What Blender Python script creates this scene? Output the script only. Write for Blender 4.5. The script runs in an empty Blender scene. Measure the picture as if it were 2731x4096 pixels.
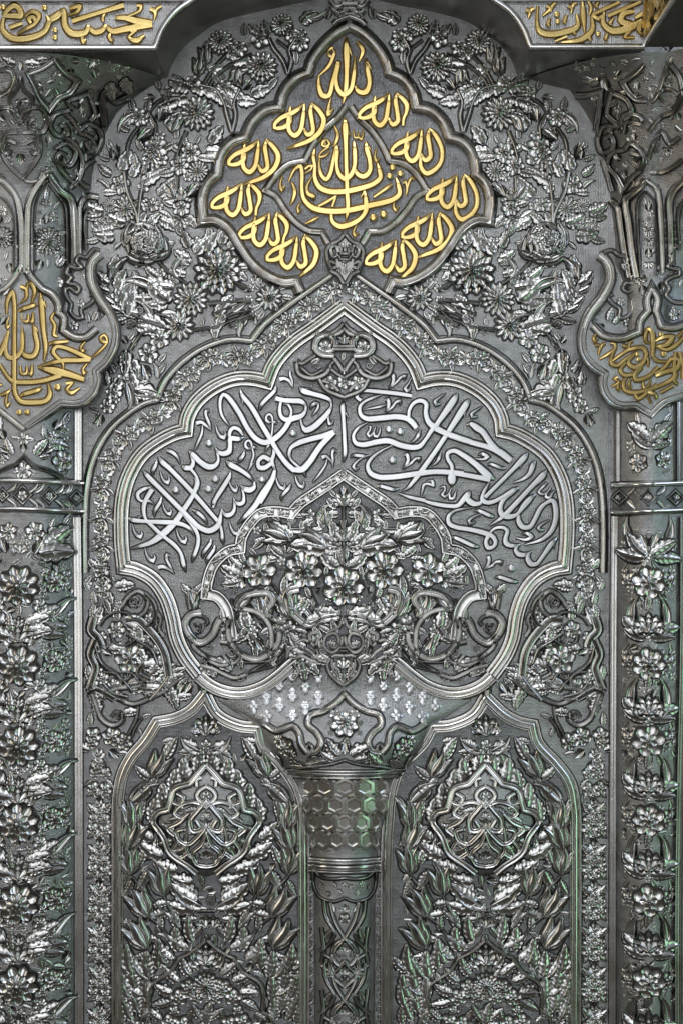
import bpy, math, random
import numpy as np
from mathutils import Matrix, Vector

random.seed(7)
# ------------------------------------------------------------------ scale
# 1 unit of drawing = 0.5 mm.  The camera stands 3 m in front of the back plate.
CX, CY, D, U = 1365.5, 2048.0, 6000.0, 0.0005
def Wp(x, y, h):
    """drawing position (x right, y down) seen at height h above the plate -> metres"""
    k = (D - h) / D
    return ((x - CX) * k * U, -h * U, (CY - y) * k * U)

scene = bpy.context.scene
COL = scene.collection
# ------------------------------------------------------------------ camera
cam_d = bpy.data.cameras.new('camera'); cam = bpy.data.objects.new('camera', cam_d); COL.objects.link(cam)
cam.location = (0, -D * U, 0); cam.rotation_euler = (math.radians(90), 0, 0)
cam_d.sensor_fit = 'VERTICAL'; cam_d.sensor_height = 24.0; cam_d.lens = 24.0 * D / 4096.0
cam_d.clip_start = 0.05; cam_d.clip_end = 100
scene.camera = cam
# ------------------------------------------------------------------ world and lamps
world = bpy.data.worlds.new('World'); scene.world = world; world.use_nodes = True
bg = world.node_tree.nodes['Background']
wn = world.node_tree
wg = wn.nodes.new('ShaderNodeTexCoord'); wx = wn.nodes.new('ShaderNodeSeparateXYZ'); wr = wn.nodes.new('ShaderNodeValToRGB')
wn.links.new(wg.outputs['Generated'], wx.inputs[0])
wm = wn.nodes.new('ShaderNodeMapRange'); wm.inputs['From Min'].default_value = -1; wn.links.new(wx.outputs['Z'], wm.inputs['Value'])
wn.links.new(wm.outputs[0], wr.inputs[0]); wn.links.new(wr.outputs[0], bg.inputs[0])
wr.color_ramp.elements[0].position = 0.42; wr.color_ramp.elements[0].color = (0.13, 0.115, 0.10, 1)   # paving
wr.color_ramp.elements[1].position = 0.80; wr.color_ramp.elements[1].color = (0.60, 0.66, 0.74, 1)      # open sky
bg.inputs[1].default_value = 0.62
def area(name, loc, target, size, sizey, power, col):
    l = bpy.data.lights.new(name, 'AREA'); l.shape = 'RECTANGLE'; l.size = size; l.size_y = sizey
    l.energy = power; l.color = col
    o = bpy.data.objects.new(name, l); COL.objects.link(o); o.location = loc
    o.rotation_euler = (Vector(target) - Vector(loc)).to_track_quat('-Z', 'Y').to_euler()
    return o
area('key_area_high', (-0.6, -3.4, 3.8), (0, 0, 0.1), 2.6, 1.1, 58, (0.97, 0.98, 1.0))  # added soft key light from above, no known window there
area('front_fill', (-0.3, -6.0, 0.7), (-0.3, 0, 0.5), 2.5, 4.4, 92, (0.94, 0.97, 1.0))  # added fill lamp behind the camera, brightens front-facing metal
area('cool_area_right', (3.6, -2.4, 1.8), (0, 0, 0.3), 0.8, 2.6, 36, (0.64, 0.79, 1.0))  # added cool area lamp out of view, no known window
area('warm_area_left', (-3.6, -2.2, 1.0), (0, 0, 0.0), 1.2, 3.2, 34, (1.0, 0.88, 0.68))  # added warm area lamp out of view, no known window
area('green_lamp', (2.4, -2.3, -0.9), (-0.2, 0, -0.1), 0.8, 1.6, 9, (0.52, 1.0, 0.63))
scene.view_settings.view_transform = 'Standard'; scene.view_settings.look = 'None'
scene.view_settings.exposure = 0.0; scene.view_settings.gamma = 1.0

# ------------------------------------------------------------------ materials
def metal(name, col, rough, metallic=1.0, noise=0.0, nscale=6.0, bump=0.0, bscale=300.0, bump2=0.0, b2scale=40.0, tint=None, weave=0.0):
    m = bpy.data.materials.new(name); m.use_nodes = True
    nt = m.node_tree; b = nt.nodes['Principled BSDF']
    b.inputs['Metallic'].default_value = metallic
    b.inputs['Roughness'].default_value = rough
    b.inputs['Base Color'].default_value = (*col, 1)
    tc = nt.nodes.new('ShaderNodeNewGeometry')
    def tex(scale, detail=3.0):
        n = nt.nodes.new('ShaderNodeTexNoise'); n.inputs['Scale'].default_value = scale
        n.inputs['Detail'].default_value = detail
        nt.links.new(tc.outputs['Position'], n.inputs['Vector']); return n
    if noise > 0:
        n = tex(nscale, 5.0)
        r = nt.nodes.new('ShaderNodeMapRange')
        r.inputs['From Min'].default_value = 0.3; r.inputs['From Max'].default_value = 0.7
        r.inputs['To Min'].default_value = max(0.03, rough - noise); r.inputs['To Max'].default_value = rough + noise
        nt.links.new(n.outputs['Fac'], r.inputs['Value']); nt.links.new(r.outputs[0], b.inputs['Roughness'])
        n2 = tex(nscale * 2.3, 6.0)
        mx = nt.nodes.new('ShaderNodeMix'); mx.data_type = 'RGBA'
        t = tint or tuple(c * 0.72 for c in col)
        mx.inputs['A'].default_value = (*col, 1); mx.inputs['B'].default_value = (*t, 1)
        r2 = nt.nodes.new('ShaderNodeMapRange')
        r2.inputs['From Min'].default_value = 0.42; r2.inputs['From Max'].default_value = 0.68
        nt.links.new(n2.outputs['Fac'], r2.inputs['Value'])
        nt.links.new(r2.outputs[0], mx.inputs['Factor']); nt.links.new(mx.outputs['Result'], b.inputs['Base Color'])
    last = None
    def addbump(hsock, strength, dist, last):
        bp = nt.nodes.new('ShaderNodeBump'); bp.inputs['Strength'].default_value = strength
        bp.inputs['Distance'].default_value = dist
        nt.links.new(hsock, bp.inputs['Height'])
        if last: nt.links.new(last.outputs[0], bp.inputs['Normal'])
        return bp
    if bump2 > 0:
        last = addbump(tex(b2scale, 2.0).outputs['Fac'], bump2, 0.006, last)
    if weave > 0:     # the chased linen-like stipple: small crossed rows
        mp = nt.nodes.new('ShaderNodeVectorMath'); mp.operation = 'MULTIPLY'
        mp.inputs[1].default_value = (300, 0, 380); nt.links.new(tc.outputs['Position'], mp.inputs[0])
        v = nt.nodes.new('ShaderNodeTexVoronoi'); v.inputs['Scale'].default_value = 1.0
        v.inputs['Randomness'].default_value = 0.45
        nt.links.new(mp.outputs[0], v.inputs['Vector'])
        last = addbump(v.outputs['Distance'], weave, 0.0012, last)
    if bump > 0:
        last = addbump(tex(bscale, 2.0).outputs['Fac'], bump, 0.0008, last)
    if last: nt.links.new(last.outputs[0], b.inputs['Normal'])
    return m
M = {}
M['ground'] = metal('stippled_silver', (0.37, 0.37, 0.37), 0.40, noise=0.05, nscale=18, bump=0.35, bscale=420, bump2=0.6, b2scale=24, weave=0.75, tint=(0.29, 0.285, 0.28))
M['darkground'] = metal('stippled_blackened_silver', (0.23, 0.23, 0.235), 0.38, noise=0.06, nscale=18, bump=0.3, bscale=420, bump2=0.8, b2scale=26, weave=0.75)
M['bar'] = metal('burnished_silver', (0.74, 0.73, 0.71), 0.25, noise=0.04, nscale=9, bump=0.04, bscale=160, bump2=0.04, b2scale=30, tint=(0.64, 0.62, 0.58))
M['rel'] = metal('chased_silver', (0.50, 0.495, 0.48), 0.25, noise=0.05, nscale=14, bump=0.12, bscale=240, tint=(0.33, 0.32, 0.30))
M['letter'] = metal('brushed_silver', (0.52, 0.525, 0.53), 0.31, noise=0.05, nscale=10, bump=0.10, bscale=500, tint=(0.46, 0.46, 0.465))
M['gold'] = metal('brushed_gold', (0.66, 0.50, 0.205), 0.26, noise=0.06, nscale=9, bump=0.08, bscale=400, tint=(0.52, 0.37, 0.13))
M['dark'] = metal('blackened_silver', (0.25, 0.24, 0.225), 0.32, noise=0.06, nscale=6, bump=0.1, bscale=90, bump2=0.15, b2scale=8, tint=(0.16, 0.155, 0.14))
M['iron'] = metal('aged_silver', (0.66, 0.645, 0.62), 0.27, noise=0.06, nscale=25, bump=0.12, bscale=160, tint=(0.50, 0.46, 0.42))
M['patina_shade'] = metal('oxidised_silver_shade', (0.055, 0.054, 0.052), 0.5)  # patina, and painted crevice shade on side walls and base skirts
M['goldside'] = metal('gilt_side_shade', (0.16, 0.10, 0.035), 0.45)  # painted shade on the sides and skirts of gilded pieces

# ------------------------------------------------------------------ scene graph helpers
def tagged(o, label=None, cat=None, group=None, kind=None):
    if label: o['label'] = label
    if cat: o['category'] = cat
    if group: o['group'] = group
    if kind: o['kind'] = kind
    return o
def thing(name, label, cat, x, y, h=0, group=None):
    o = bpy.data.objects.new(name, None); COL.objects.link(o)
    o.location = Wp(x, y, h); o.empty_display_size = 0.02
    return tagged(o, label, cat, group)
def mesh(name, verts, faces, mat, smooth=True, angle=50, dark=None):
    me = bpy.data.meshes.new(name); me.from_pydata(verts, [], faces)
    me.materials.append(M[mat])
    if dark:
        me.materials.append(M['goldside' if mat == 'gold' else 'patina_shade'])
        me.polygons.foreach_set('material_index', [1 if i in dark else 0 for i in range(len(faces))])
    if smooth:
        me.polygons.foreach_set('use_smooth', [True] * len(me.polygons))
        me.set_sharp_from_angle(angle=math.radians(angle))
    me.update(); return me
def link(name, me, parent=None, loc=(0, 0, 0)):
    """mesh in world coordinates (metres) put under parent, keeping its place"""
    o = bpy.data.objects.new(name, me); COL.objects.link(o)
    if parent:
        o.parent = parent; o.location = Vector(loc) - wloc(parent)
    else: o.location = loc
    return o
def wloc(o):
    v = Vector((0, 0, 0))
    while o: v = v + o.location; o = o.parent
    return v

class MB:
    def __init__(s): s.v = []; s.f = []; s.d = set()
    def grid(s, rows, closed=False, dcol=(), drow=()):
        n = len(rows[0]); b = len(s.v)
        for r in rows: s.v.extend(r)
        m = len(rows)
        for i in range(m if closed else m - 1):
            a0 = b + i * n; a1 = b + ((i + 1) % m) * n
            for j in range(n - 1):
                if j in dcol or i in drow: s.d.add(len(s.f))
                s.f.append((a0 + j, a0 + j + 1, a1 + j + 1, a1 + j))
        return b
    def fan(s, ring): 
        b = len(s.v); s.v.extend(ring); s.f.append(tuple(range(b, b + len(ring))))

# ------------------------------------------------------------------ drawn lines
FR = dict(A=(0, 0, 1.568), B=(800, 0, 1.568), C=(1731, 0, 1.568), E0=(0, 900, 1.568), E=(800, 900, 1.568), F=(1731, 900, 1.568),
          G=(0, 1800, 1.568), H=(800, 1800, 1.568), I=(1731, 1800, 1.568), J=(0, 2700, 1.12), K=(1331, 2700, 1.12),
          L1=(500, 1800, 3.136), L2=(700, 1500, 3.136), L3=(950, 1500, 3.4844), L4=(850, 1850, 3.4844),
          R1=(1380, 1500, 3.136), R2=(1700, 1550, 3.4844), R3=(1750, 1850, 3.136),
          Z=(1080, 450, 2.6133), T=(1100, 120, 1.4933), Y=(800, 450, 1.792), X=(1450, 450, 1.792),
          Q=(0, 1100, 1.792), N=(2300, 1200, 2.079), V=(0, 0, 1.28), O=(2031, 0, 1.28), S=(0, 0, 1))
def pts(fr, s):
    ox, oy, k = FR[fr]
    segs = [[]]
    for t in s.split():
        if t == '|':
            segs.append([segs[-1][-1]]); continue
        q = [float(c) for c in t.split(',')]
        p = [ox + q[0] / k, oy + q[1] / k]
        if len(q) > 2: p.append(q[2] / k)
        segs[-1].append(p)
    return segs
def axis(y): return 1376 + max(0, 1150 - y) * 0.022 + min(1, max(0, (y - 2450) / 350)) * 7
def mir(p):
    q = list(p); q[0] = 2 * axis(q[1]) - q[0]; return q
def smooth(segs, step=9.0, closed=False):
    out = []
    for si, seg in enumerate(segs):
        P = np.array(seg, float); n = len(P)
        if n < 2: continue
        if n == 2:
            L = np.hypot(*(P[1, :2] - P[0, :2])); k = max(1, int(L / (step * 3)))
            q = [P[0] + (P[1] - P[0]) * t / k for t in range(k + 1)]
        else:
            if closed and len(segs) == 1:
                E = np.vstack([P[-1], P, P[0], P[1]]); cnt = n
            else:
                E = np.vstack([2 * P[0] - P[1], P, 2 * P[-1] - P[-2]]); cnt = n - 1
            q = []
            for i in range(cnt):
                p0, p1, p2, p3 = E[i], E[i + 1], E[i + 2], E[i + 3]
                L = np.hypot(*(p2[:2] - p1[:2])); k = max(1, int(L / step))
                # centripetal tangents
                d0 = max(1e-3, np.hypot(*(p1 - p0)[:2])) ** .5; d1 = max(1e-3, L) ** .5; d2 = max(1e-3, np.hypot(*(p3 - p2)[:2])) ** .5
                m1 = (p1 - p0) / d0 - (p2 - p0) / (d0 + d1) + (p2 - p1) / d1
                m2 = (p2 - p1) / d1 - (p3 - p1) / (d1 + d2) + (p3 - p2) / d2
                m1 = m1 * d1; m2 = m2 * d1
                for j in range(k):
                    t = j / k; t2 = t * t; t3 = t2 * t
                    q.append((2*t3-3*t2+1)*p1 + (t3-2*t2+t)*m1 + (-2*t3+3*t2)*p2 + (t3-t2)*m2)
            if not (closed and len(segs) == 1): q.append(P[-1])
        if out and si > 0: q = q[1:]
        out.extend(q)
    return np.array(out)
PROF = dict(
    flat=[(-1.12, 0), (-1, .7), (-.93, .93), (-.8, 1), (-.74, 1), (0, 1.03), (.74, 1), (.8, 1), (.93, .93), (1, .7), (1.12, 0)],
    round=[(-1, 0), (-.95, .32), (-.75, .68), (-.4, .93), (0, 1), (.4, .93), (.75, .68), (.95, .32), (1, 0)],
    dish=[(-1.1, 0), (-1, .6), (-.9, .95), (-.76, 1), (-.6, .8), (-.3, .6), (0, .55), (.3, .6), (.6, .8), (.76, 1), (.9, .95), (1, .6), (1.1, 0)],
    leaf=[(-1.12, 0), (-1, .5), (-.9, .72), (-.76, .68), (-.4, .78), (-.12, 1), (0, .8), (.12, 1), (.4, .78), (.76, .68), (.9, .72), (1, .5), (1.12, 0)],
    blade=[(-1, 0), (-.98, .4), (-.6, .85), (-.2, 1), (0, .82), (.2, 1), (.6, .85), (.98, .4), (1, 0)],
    big=[(-1, 0), (-1, .25), (-.93, .42), (-.82, .42), (-.74, .28), (-.66, .32), (-.52, .72), (-.3, .97), (-.08, 1), (.12, .82), (.22, .55), (.3, .5), (.4, .66), (.55, .7), (.68, .55), (.75, .3), (.82, .26), (.9, .32), (1, .2), (1, 0)],
    twin=[(-1, 0), (-.97, .4), (-.8, .8), (-.58, .95), (-.36, .8), (-.2, .45), (-.08, .4), (.05, .5), (.2, .82), (.42, .9), (.64, .75), (.8, .35), (.97, .2), (1, 0)],
    thin=[(-1, 0), (-.95, .5), (-.7, .9), (-.4, .9), (-.15, .45), (.15, .45), (.4, .9), (.7, .9), (.95, .5), (1, 0)],
    ribbon=[(-1, 0), (-.98, .55), (-.86, .9), (-.66, 1), (-.45, .82), (0, .7), (.45, .82), (.66, 1), (.86, .9), (.98, .55), (1, 0)],
    rail=[(-1, 0), (-1, .5), (-.93, .75), (-.75, .75), (-.68, .35), (-.55, .3), (.55, .3), (.68, .35), (.75, .75), (.93, .75), (1, .5), (1, 0)],
    strip=[(-1, 0), (-1, .6), (-.85, .9), (-.6, .9), (-.5, .5), (-.3, .5), (-.18, 1), (.18, 1), (.3, .5), (.5, .5), (.6, .9), (.85, .9), (1, .6), (1, 0)],
)
def sweep(mb, line, prof, hgt, w=None, base=0.0, closed=False, surf=None, wscale=1.0, local=False, rise=None, vein=0):
    """line: array (x,y[,w]); builds a ribbon with the section, heights above base (or surf(x,y))"""
    n = len(line); P = line[:, :2]
    pr = [(u, z if z > 0 else 1.2 / hgt) for (u, z) in PROF[prof]]; SKZ = .02
    rows = []
    for i in range(n):
        a = P[i - 1] if (i > 0 or closed) else None
        c = P[(i + 1) % n] if (i < n - 1 or closed) else None
        d1 = P[i] - a if a is not None else None; d2 = c - P[i] if c is not None else None
        if d1 is None: d1 = d2
        if d2 is None: d2 = d1
        l1 = np.hypot(*d1) or 1; l2 = np.hypot(*d2) or 1
        d1 = d1 / l1; d2 = d2 / l2
        n1 = np.array([-d1[1], d1[0]]); n2 = np.array([-d2[1], d2[0]])
        m = n1 + n2; lm = np.hypot(*m)
        if lm < 0.25: m = n1; k = 1
        else: m = m / lm; k = min(1.9, 1 / max(.3, float(m @ n1)))
        ww = (w if w is not None else line[i, 2]) * wscale / 2
        hh = hgt if w is not None else hgt * min(1.0, .45 + ww / 12.0)
        if rise is not None: hh = hh * rise(i / (n - 1))
        row = []; sk = 4.5 / max(ww, 1.0)
        for (u, z) in [(pr[0][0] - sk, SKZ)] + pr + [(pr[-1][0] + sk, SKZ)]:
            x = P[i, 0] + m[0] * k * u * ww; y = P[i, 1] + m[1] * k * u * ww
            b = surf(x, y) if surf else base
            if vein and .15 < abs(u) < .95: z = z * (1 + .07 * math.sin(2 * math.pi * (vein * i / (n - 1) - abs(u) * .9)))
            row.append((x, -(b + z * hh), -y) if local else Wp(x, y, b + z * hh))
        rows.append(row)
    b0 = mb.grid(rows, closed, dcol=(0, 1, len(pr) - 1, len(pr)))  # outer skirts and walls get the dark crevice-shade faces
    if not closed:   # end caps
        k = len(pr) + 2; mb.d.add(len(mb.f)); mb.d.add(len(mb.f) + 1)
        mb.f.append(tuple(range(b0, b0 + k))); e = b0 + (n - 1) * k
        mb.f.append(tuple(range(e, e + k)))
jit = [0]
def stroke(name, fr, s, prof, hgt, parent, mat, w=None, base=0.0, surf=None, mirror=False, closed=False, step=9.0, label=None, wscale=1.0, shift=(0, 0), rise=None, flip=False):
    segs = pts(fr, s)
    if shift != (0, 0): segs = [[[p[0] + shift[0], p[1] + shift[1]] + p[2:] for p in g] for g in segs]
    line = smooth(segs, step, closed)
    if mirror: line = np.array([mir(p) for p in line])
    if flip: line = line[::-1]
    jit[0] += 1; base += (jit[0] % 7) * 0.25
    mb = MB(); sweep(mb, line, prof, hgt, w, base, closed, surf, wscale, rise=rise)
    o = link(name, origin_mesh(name, mb, mat, parent), parent, OR[0])
    if label: o['label'] = label
    return o
OR = [(0, 0, 0)]
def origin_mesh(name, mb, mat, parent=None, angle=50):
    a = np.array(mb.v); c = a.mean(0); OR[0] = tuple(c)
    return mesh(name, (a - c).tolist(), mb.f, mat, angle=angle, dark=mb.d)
def fill(name, line, h, mat, parent, surf=None):
    """flat sheet bounded by a closed line"""
    v = [Wp(p[0], p[1], h) for p in line]
    v2 = [Wp(p[0], p[1], max(h - 4, 0.5)) for p in line]
    n = len(v); f = [tuple(range(n))] + [(i, (i + 1) % n, n + (i + 1) % n, n + i) for i in range(n)]
    mb = MB(); mb.v = v + v2; mb.f = f
    o = link(name, mesh(name, (np.array(v + v2) - np.array(v[0])).tolist(), f, mat, smooth=False), parent, v[0])
    return o
def dome(mb, x, y, r, h, base=0, seg=14, flat=False, local=False, surf=None):
    prof = [(1, 0), (1, .6), (.93, .88), (.8, 1), (0.4, 1.04)] if flat else [(1, 0), (.95, .4), (.75, .75), (.4, .96)]
    b = surf(x, y) if surf else base
    rows = []
    f = (lambda X, Y, Z: (X, -Z, -Y)) if local else Wp
    for (q, z) in prof:
        rows.append([f(x + r * q * math.cos(2 * math.pi * i / seg), y + r * q * math.sin(2 * math.pi * i / seg), b + z * h) for i in range(seg + 1)])
    b0 = mb.grid(rows); top = len(mb.v); mb.v.append(f(x, y, b + (1.05 if flat else 1.0) * h))
    k = b0 + (len(prof) - 1) * (seg + 1)
    for i in range(seg): mb.f.append((k + i, k + i + 1, top))
def dot(name, fr, x, y, r, hgt, parent, mat, base=0.0, flat=True, surf=None):
    ox, oy, k = FR[fr]; mb = MB(); dome(mb, ox + x / k, oy + y / k, r / k, hgt, base, 20, flat, surf=surf)
    return link(name, origin_mesh(name, mb, mat), parent, OR[0])

# ------------------------------------------------------------------ ornament library (local drawings, unit size 100 = diameter 200)
def petal(mb, ang, r0, r1, wid, h0, h1, notch=0.0, point=0.0, nu=4, nv=6, rim=3.0, dish=4.5, cx=0, cy=0, sub=0.0):
    ca, sa = math.cos(ang), math.sin(ang)
    us = [-1, -1] + [(-1 + 2 * i / (2 * nu)) * 0.9 for i in range(1, 2 * nu)] + [1, 1]
    rows = []
    for j in range(nv + 2):
        v = min(1.0, j / nv)
        if v < .55: wv = wid * (.28 + .72 * (v / .55) ** .9)
        else:
            t = (v - .55) / .45
            wv = wid * ((1 - t ** 2.2) ** .55 * (1 - point) + (1 - t) * point)
        wv = max(wv, 0.4)
        row = []
        for k, u in enumerate(us):
            rr = r0 + (r1 - r0) * v * (1 - notch * math.exp(-(u / .38) ** 2) * v ** 3)
            au = abs(u)
            z = h0 * .8 + (h1 * 1.1 - h0 * .8) * math.cos(v * 1.45) - dish * (1 - au ** 2) * math.sin(math.pi * v) ** .7 + rim * (au ** 6) + rim * .8 * v ** 8
            if sub: z += sub * max(0, 1 - (u / .16) ** 2) * math.sin(math.pi * v)
            if k in (0, len(us) - 1) or j == nv + 1: z = 0
            x = rr * ca - u * wv * sa; y = rr * sa + u * wv * ca
            row.append((cx + x, -z, -(cy + y)))
        rows.append(row)
    mb.grid(rows, dcol=(0, len(us) - 2), drow=(nv,))
def flower(layers, center=None, beads=0, br=6, bR=14, ch=30, cr=12):
    mb = MB()
    n0 = layers[0][0]; k0 = layers[0][1] * .9; ring = [[], []]
    for i in range(n0 * 6 + 1):
        a = 2 * math.pi * i / (n0 * 6) + .26; rr = 108 - 16 * abs(math.sin(a * n0 / 2 - .13 * n0)) ** 3
        ring[0].append((k0 * math.cos(a), -7, -k0 * math.sin(a))); ring[1].append((rr * math.cos(a), -1.6, -rr * math.sin(a)))
    mb.grid(ring, drow=(0,))  # dark ring under the petals, painted to deepen the recess shade
    for (n, r0, r1, wid, h0, h1, notch, point, off) in layers:
        for i in range(n):
            petal(mb, 2 * math.pi * (i + off) / n + .26, r0, r1 * (1 + .03 * math.sin(i * 2.7)), wid, h0, h1 + 2 * math.sin(i * 1.9), notch, point, nu=3 if n > 9 else 4, nv=5 if n > 9 else 6)
    dome(mb, 0, 0, cr, ch, 0, 12, local=True)
    for i in range(beads):
        a = 2 * math.pi * i / beads; dome(mb, bR * math.cos(a), bR * math.sin(a), br, ch - 3, 0, 8, local=True)
    return mb
LIB = {}
def lib(code, name, mb, mat='rel'):
    LIB[code] = (name, mesh(name + '_shape', mb.v, mb.f, mat, dark=mb.d))
lib('dahlia', 'flower', flower([(13, 40, 100, 19, 9, 13, .1, 0, 0), (12, 28, 80, 16, 16, 22, .0, .2, .5), (10, 18, 60, 14, 25, 30, 0, .4, 0), (8, 6, 34, 8.5, 33, 37, .0, .2, .5)], ch=40, cr=8))
lib('mum', 'flower', flower([(15, 30, 100, 15.5, 10, 15, .08, 0, 0), (13, 14, 68, 11.5, 20, 26, .0, .1, .5), (9, 6, 38, 8.5, 31, 35, 0, 0, 0)], beads=6, br=6, bR=9, ch=40, cr=8))
lib('heart', 'flower', flower([(7, 14, 100, 31, 14, 20, .17, 0, 0), (7, 10, 62, 17.5, 26, 32, 0, 0, .5), (6, 8, 36, 12, 37, 40, .0, 0, 0)], beads=0, ch=46, cr=9))
lib('six', 'flower', flower([(6, 12, 100, 35, 11, 18, .08, 0, 0), (6, 8, 56, 18, 23, 28, .0, 0, .5)], beads=6, br=8, bR=15, ch=38, cr=9))
lib('five', 'flower', flower([(5, 10, 100, 41, 13, 20, .05, 0, 0), (5, 6, 50, 20, 25, 30, .0, 0, .5)], beads=0, ch=42, cr=15))
lib('star', 'flower', flower([(12, 26, 100, 18, 10, 14, 0, .5, 0), (12, 18, 60, 11.5, 19, 24, 0, .2, .5)], beads=8, br=6, bR=17, ch=34, cr=12))
lib('rosette', 'flower', flower([(9, 22, 100, 24, 14, 24, .1, 0, 0), (9, 16, 60, 16.5, 30, 38, 0, 0, .5)], beads=8, br=9, bR=24, ch=52, cr=22))
def leafm(L, wd, n_lobe=0, curve=0.0, prof='leaf', h=26, veins=True, hook=0.0):
    mb = MB(); P = []; N = 30
    for i in range(N + 1):
        v = i / N
        a = curve * v
        x = L * v; y = curve * 40 * v * v + hook * 30 * max(0, v - .7) ** 2 * 10
        w = wd * 2 * (math.sin(math.pi * min(1, v * .92 + .08) ** .85)) ** .8 * (1 - .15 * v)
        if n_lobe:
            w *= .74 + .34 * abs(math.sin(math.pi * (v * n_lobe + .1))) ** .7 if v < .93 else .6
        P.append((x, y, max(w, 1.2)))
    sweep(mb, np.array(P), prof, h, None, 0, local=True, rise=lambda t: 1 - .35 * t, vein=(6 if n_lobe else 5) if prof == 'leaf' else 0)
    return mb
lib('leaf', 'leaf', leafm(108, 27, 0, .5, h=15))
lib('leafr', 'leaf', leafm(108, 27, 0, -.5, h=15))
lib('serr', 'leaf', leafm(110, 36, 3, .7, h=16))
lib('serrr', 'leaf', leafm(110, 36, 3, -.7, h=16))
lib('scythe', 'leaf', leafm(105, 20, 0, 1.1, 'dish', 18, hook=.6))
lib('scyther', 'leaf', leafm(105, 20, 0, -1.1, 'dish', 18, hook=-.6))
def bud():
    mb = MB()
    for (a, L, w, h) in ((-.6, 66, 19, 10), (.6, 66, 19, 10), (-.28, 88, 20, 15), (.28, 88, 20, 15), (0, 102, 21, 20)):
        petal(mb, a, 0, L, w, h * .7, h, 0, .55, nu=3, nv=6)
    dome(mb, 6, 0, 13, 18, 0, 10, local=True)
    return mb
lib('bud', 'bud', bud())
def tulip():
    mb = MB()
    P = np.array([(0, 0, 8), (25, 0, 44), (50, 0, 56), (75, 4, 40), (100, 14, 3)], float)
    for sgn in (1, -1):
        Q = np.array([(0, sgn * 2, 14), (30, sgn * 16, 38), (62, sgn * 24, 32), (88, sgn * 34, 18), (100, sgn * 42, 3)], float)
        sweep(mb, smooth([Q.tolist()], 7), 'blade', 14, None, 0, local=True)
    Q = np.array([(4, 0, 14), (40, 0, 42), (75, 3, 30), (108, -6, 2)], float)
    sweep(mb, smooth([Q.tolist()], 7), 'leaf', 20, None, 0, local=True)
    for sgn in (1, -1):
        Q = np.array([(0, 0, 5), (14, sgn * 22, 14), (40, sgn * 38, 3)], float)
        sweep(mb, smooth([Q.tolist()], 7), 'blade', 12, None, 0, local=True)
    return mb
lib('tulip', 'tulip', tulip())
def lotus(n=7, spread=1.45, L=100):
    mb = MB()
    for lay, (m, LL, w, h, r0) in enumerate(((n, L, 23, 11, 14), (n - 2, L * .74, 19, 19, 10), (n - 4, L * .48, 15, 27, 6))):
        for i in range(m):
            t = (i / max(1, m - 1) - .5) * 2
            petal(mb, t * spread * (1 - .1 * lay), r0, LL * (1 - .2 * abs(t)), w * (1.25 - .25 * lay) * .8, h * .8, h, 0, .3, nu=3, nv=6, sub=2)
    dome(mb, 4, 0, 11, 32, 0, 10, local=True)
    return mb
lib('lotus', 'lotus', lotus())
lib('palm', 'palmette', lotus(5, 1.0))
def berry():
    mb = MB()
    for (x, y, r) in ((0, 0, 22), (38, 8, 20), (16, 36, 20), (-28, 26, 20), (-34, -14, 20), (2, -38, 21), (36, -30, 18)): dome(mb, x, y, r, 30, 0, 9, local=True)
    return mb
lib('berry', 'berry_cluster', berry())
def curl(turns=1.6, wd=17):
    mb = MB(); P = []
    for i in range(40):
        t = i / 39; a = t * turns * 2 * math.pi; r = 92 * (1 - t) ** .8 + 8
        P.append((r * math.cos(a), r * math.sin(a), wd * (1.5 - .6 * t)))
    sweep(mb, np.array(P), 'dish', 24, None, 0, local=True); dome(mb, 0, 0, 17, 28, 0, 9, local=True)
    return mb
lib('curl', 'curl', curl()); 
def curlr():
    mb = curl(); mb.v = [(x, y, -z) for (x, y, z) in mb.v]; return mb
lib('curlr', 'curl', curlr())
def bloom():   # garland unit: small open flower over a folded leaf pair
    mb = MB()
    for i in range(5): petal(mb, 2 * math.pi * i / 5 + math.pi, 6, 54, 28, 14, 19, .05, 0, nu=3, nv=5, cx=-42, cy=6)
    for i in range(5): petal(mb, 2 * math.pi * i / 5 + math.pi, 3, 26, 12, 22, 26, 0, 0, nu=3, nv=4, cx=-42, cy=6)
    for (a, L) in ((.75, 80), (-.75, 80), (.25, 92), (-.25, 92)):
        petal(mb, a, 4, L, 25, 20, 28, 0, .5, nu=3, nv=5, cx=-6, sub=3)
    for i in range(4): petal(mb, 2 * math.pi * i / 4 + .4, 2, 26, 13, 32, 36, 0, 0, nu=3, nv=4, cx=24)
    for (a, L) in ((2.2, 88), (-2.2, 88)): petal(mb, a, 30, L, 13, 12, 16, 0, .5, nu=3, nv=4, cx=-10)
    return mb
lib('bloom', 'bloom', bloom())
PLACED = []
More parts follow.
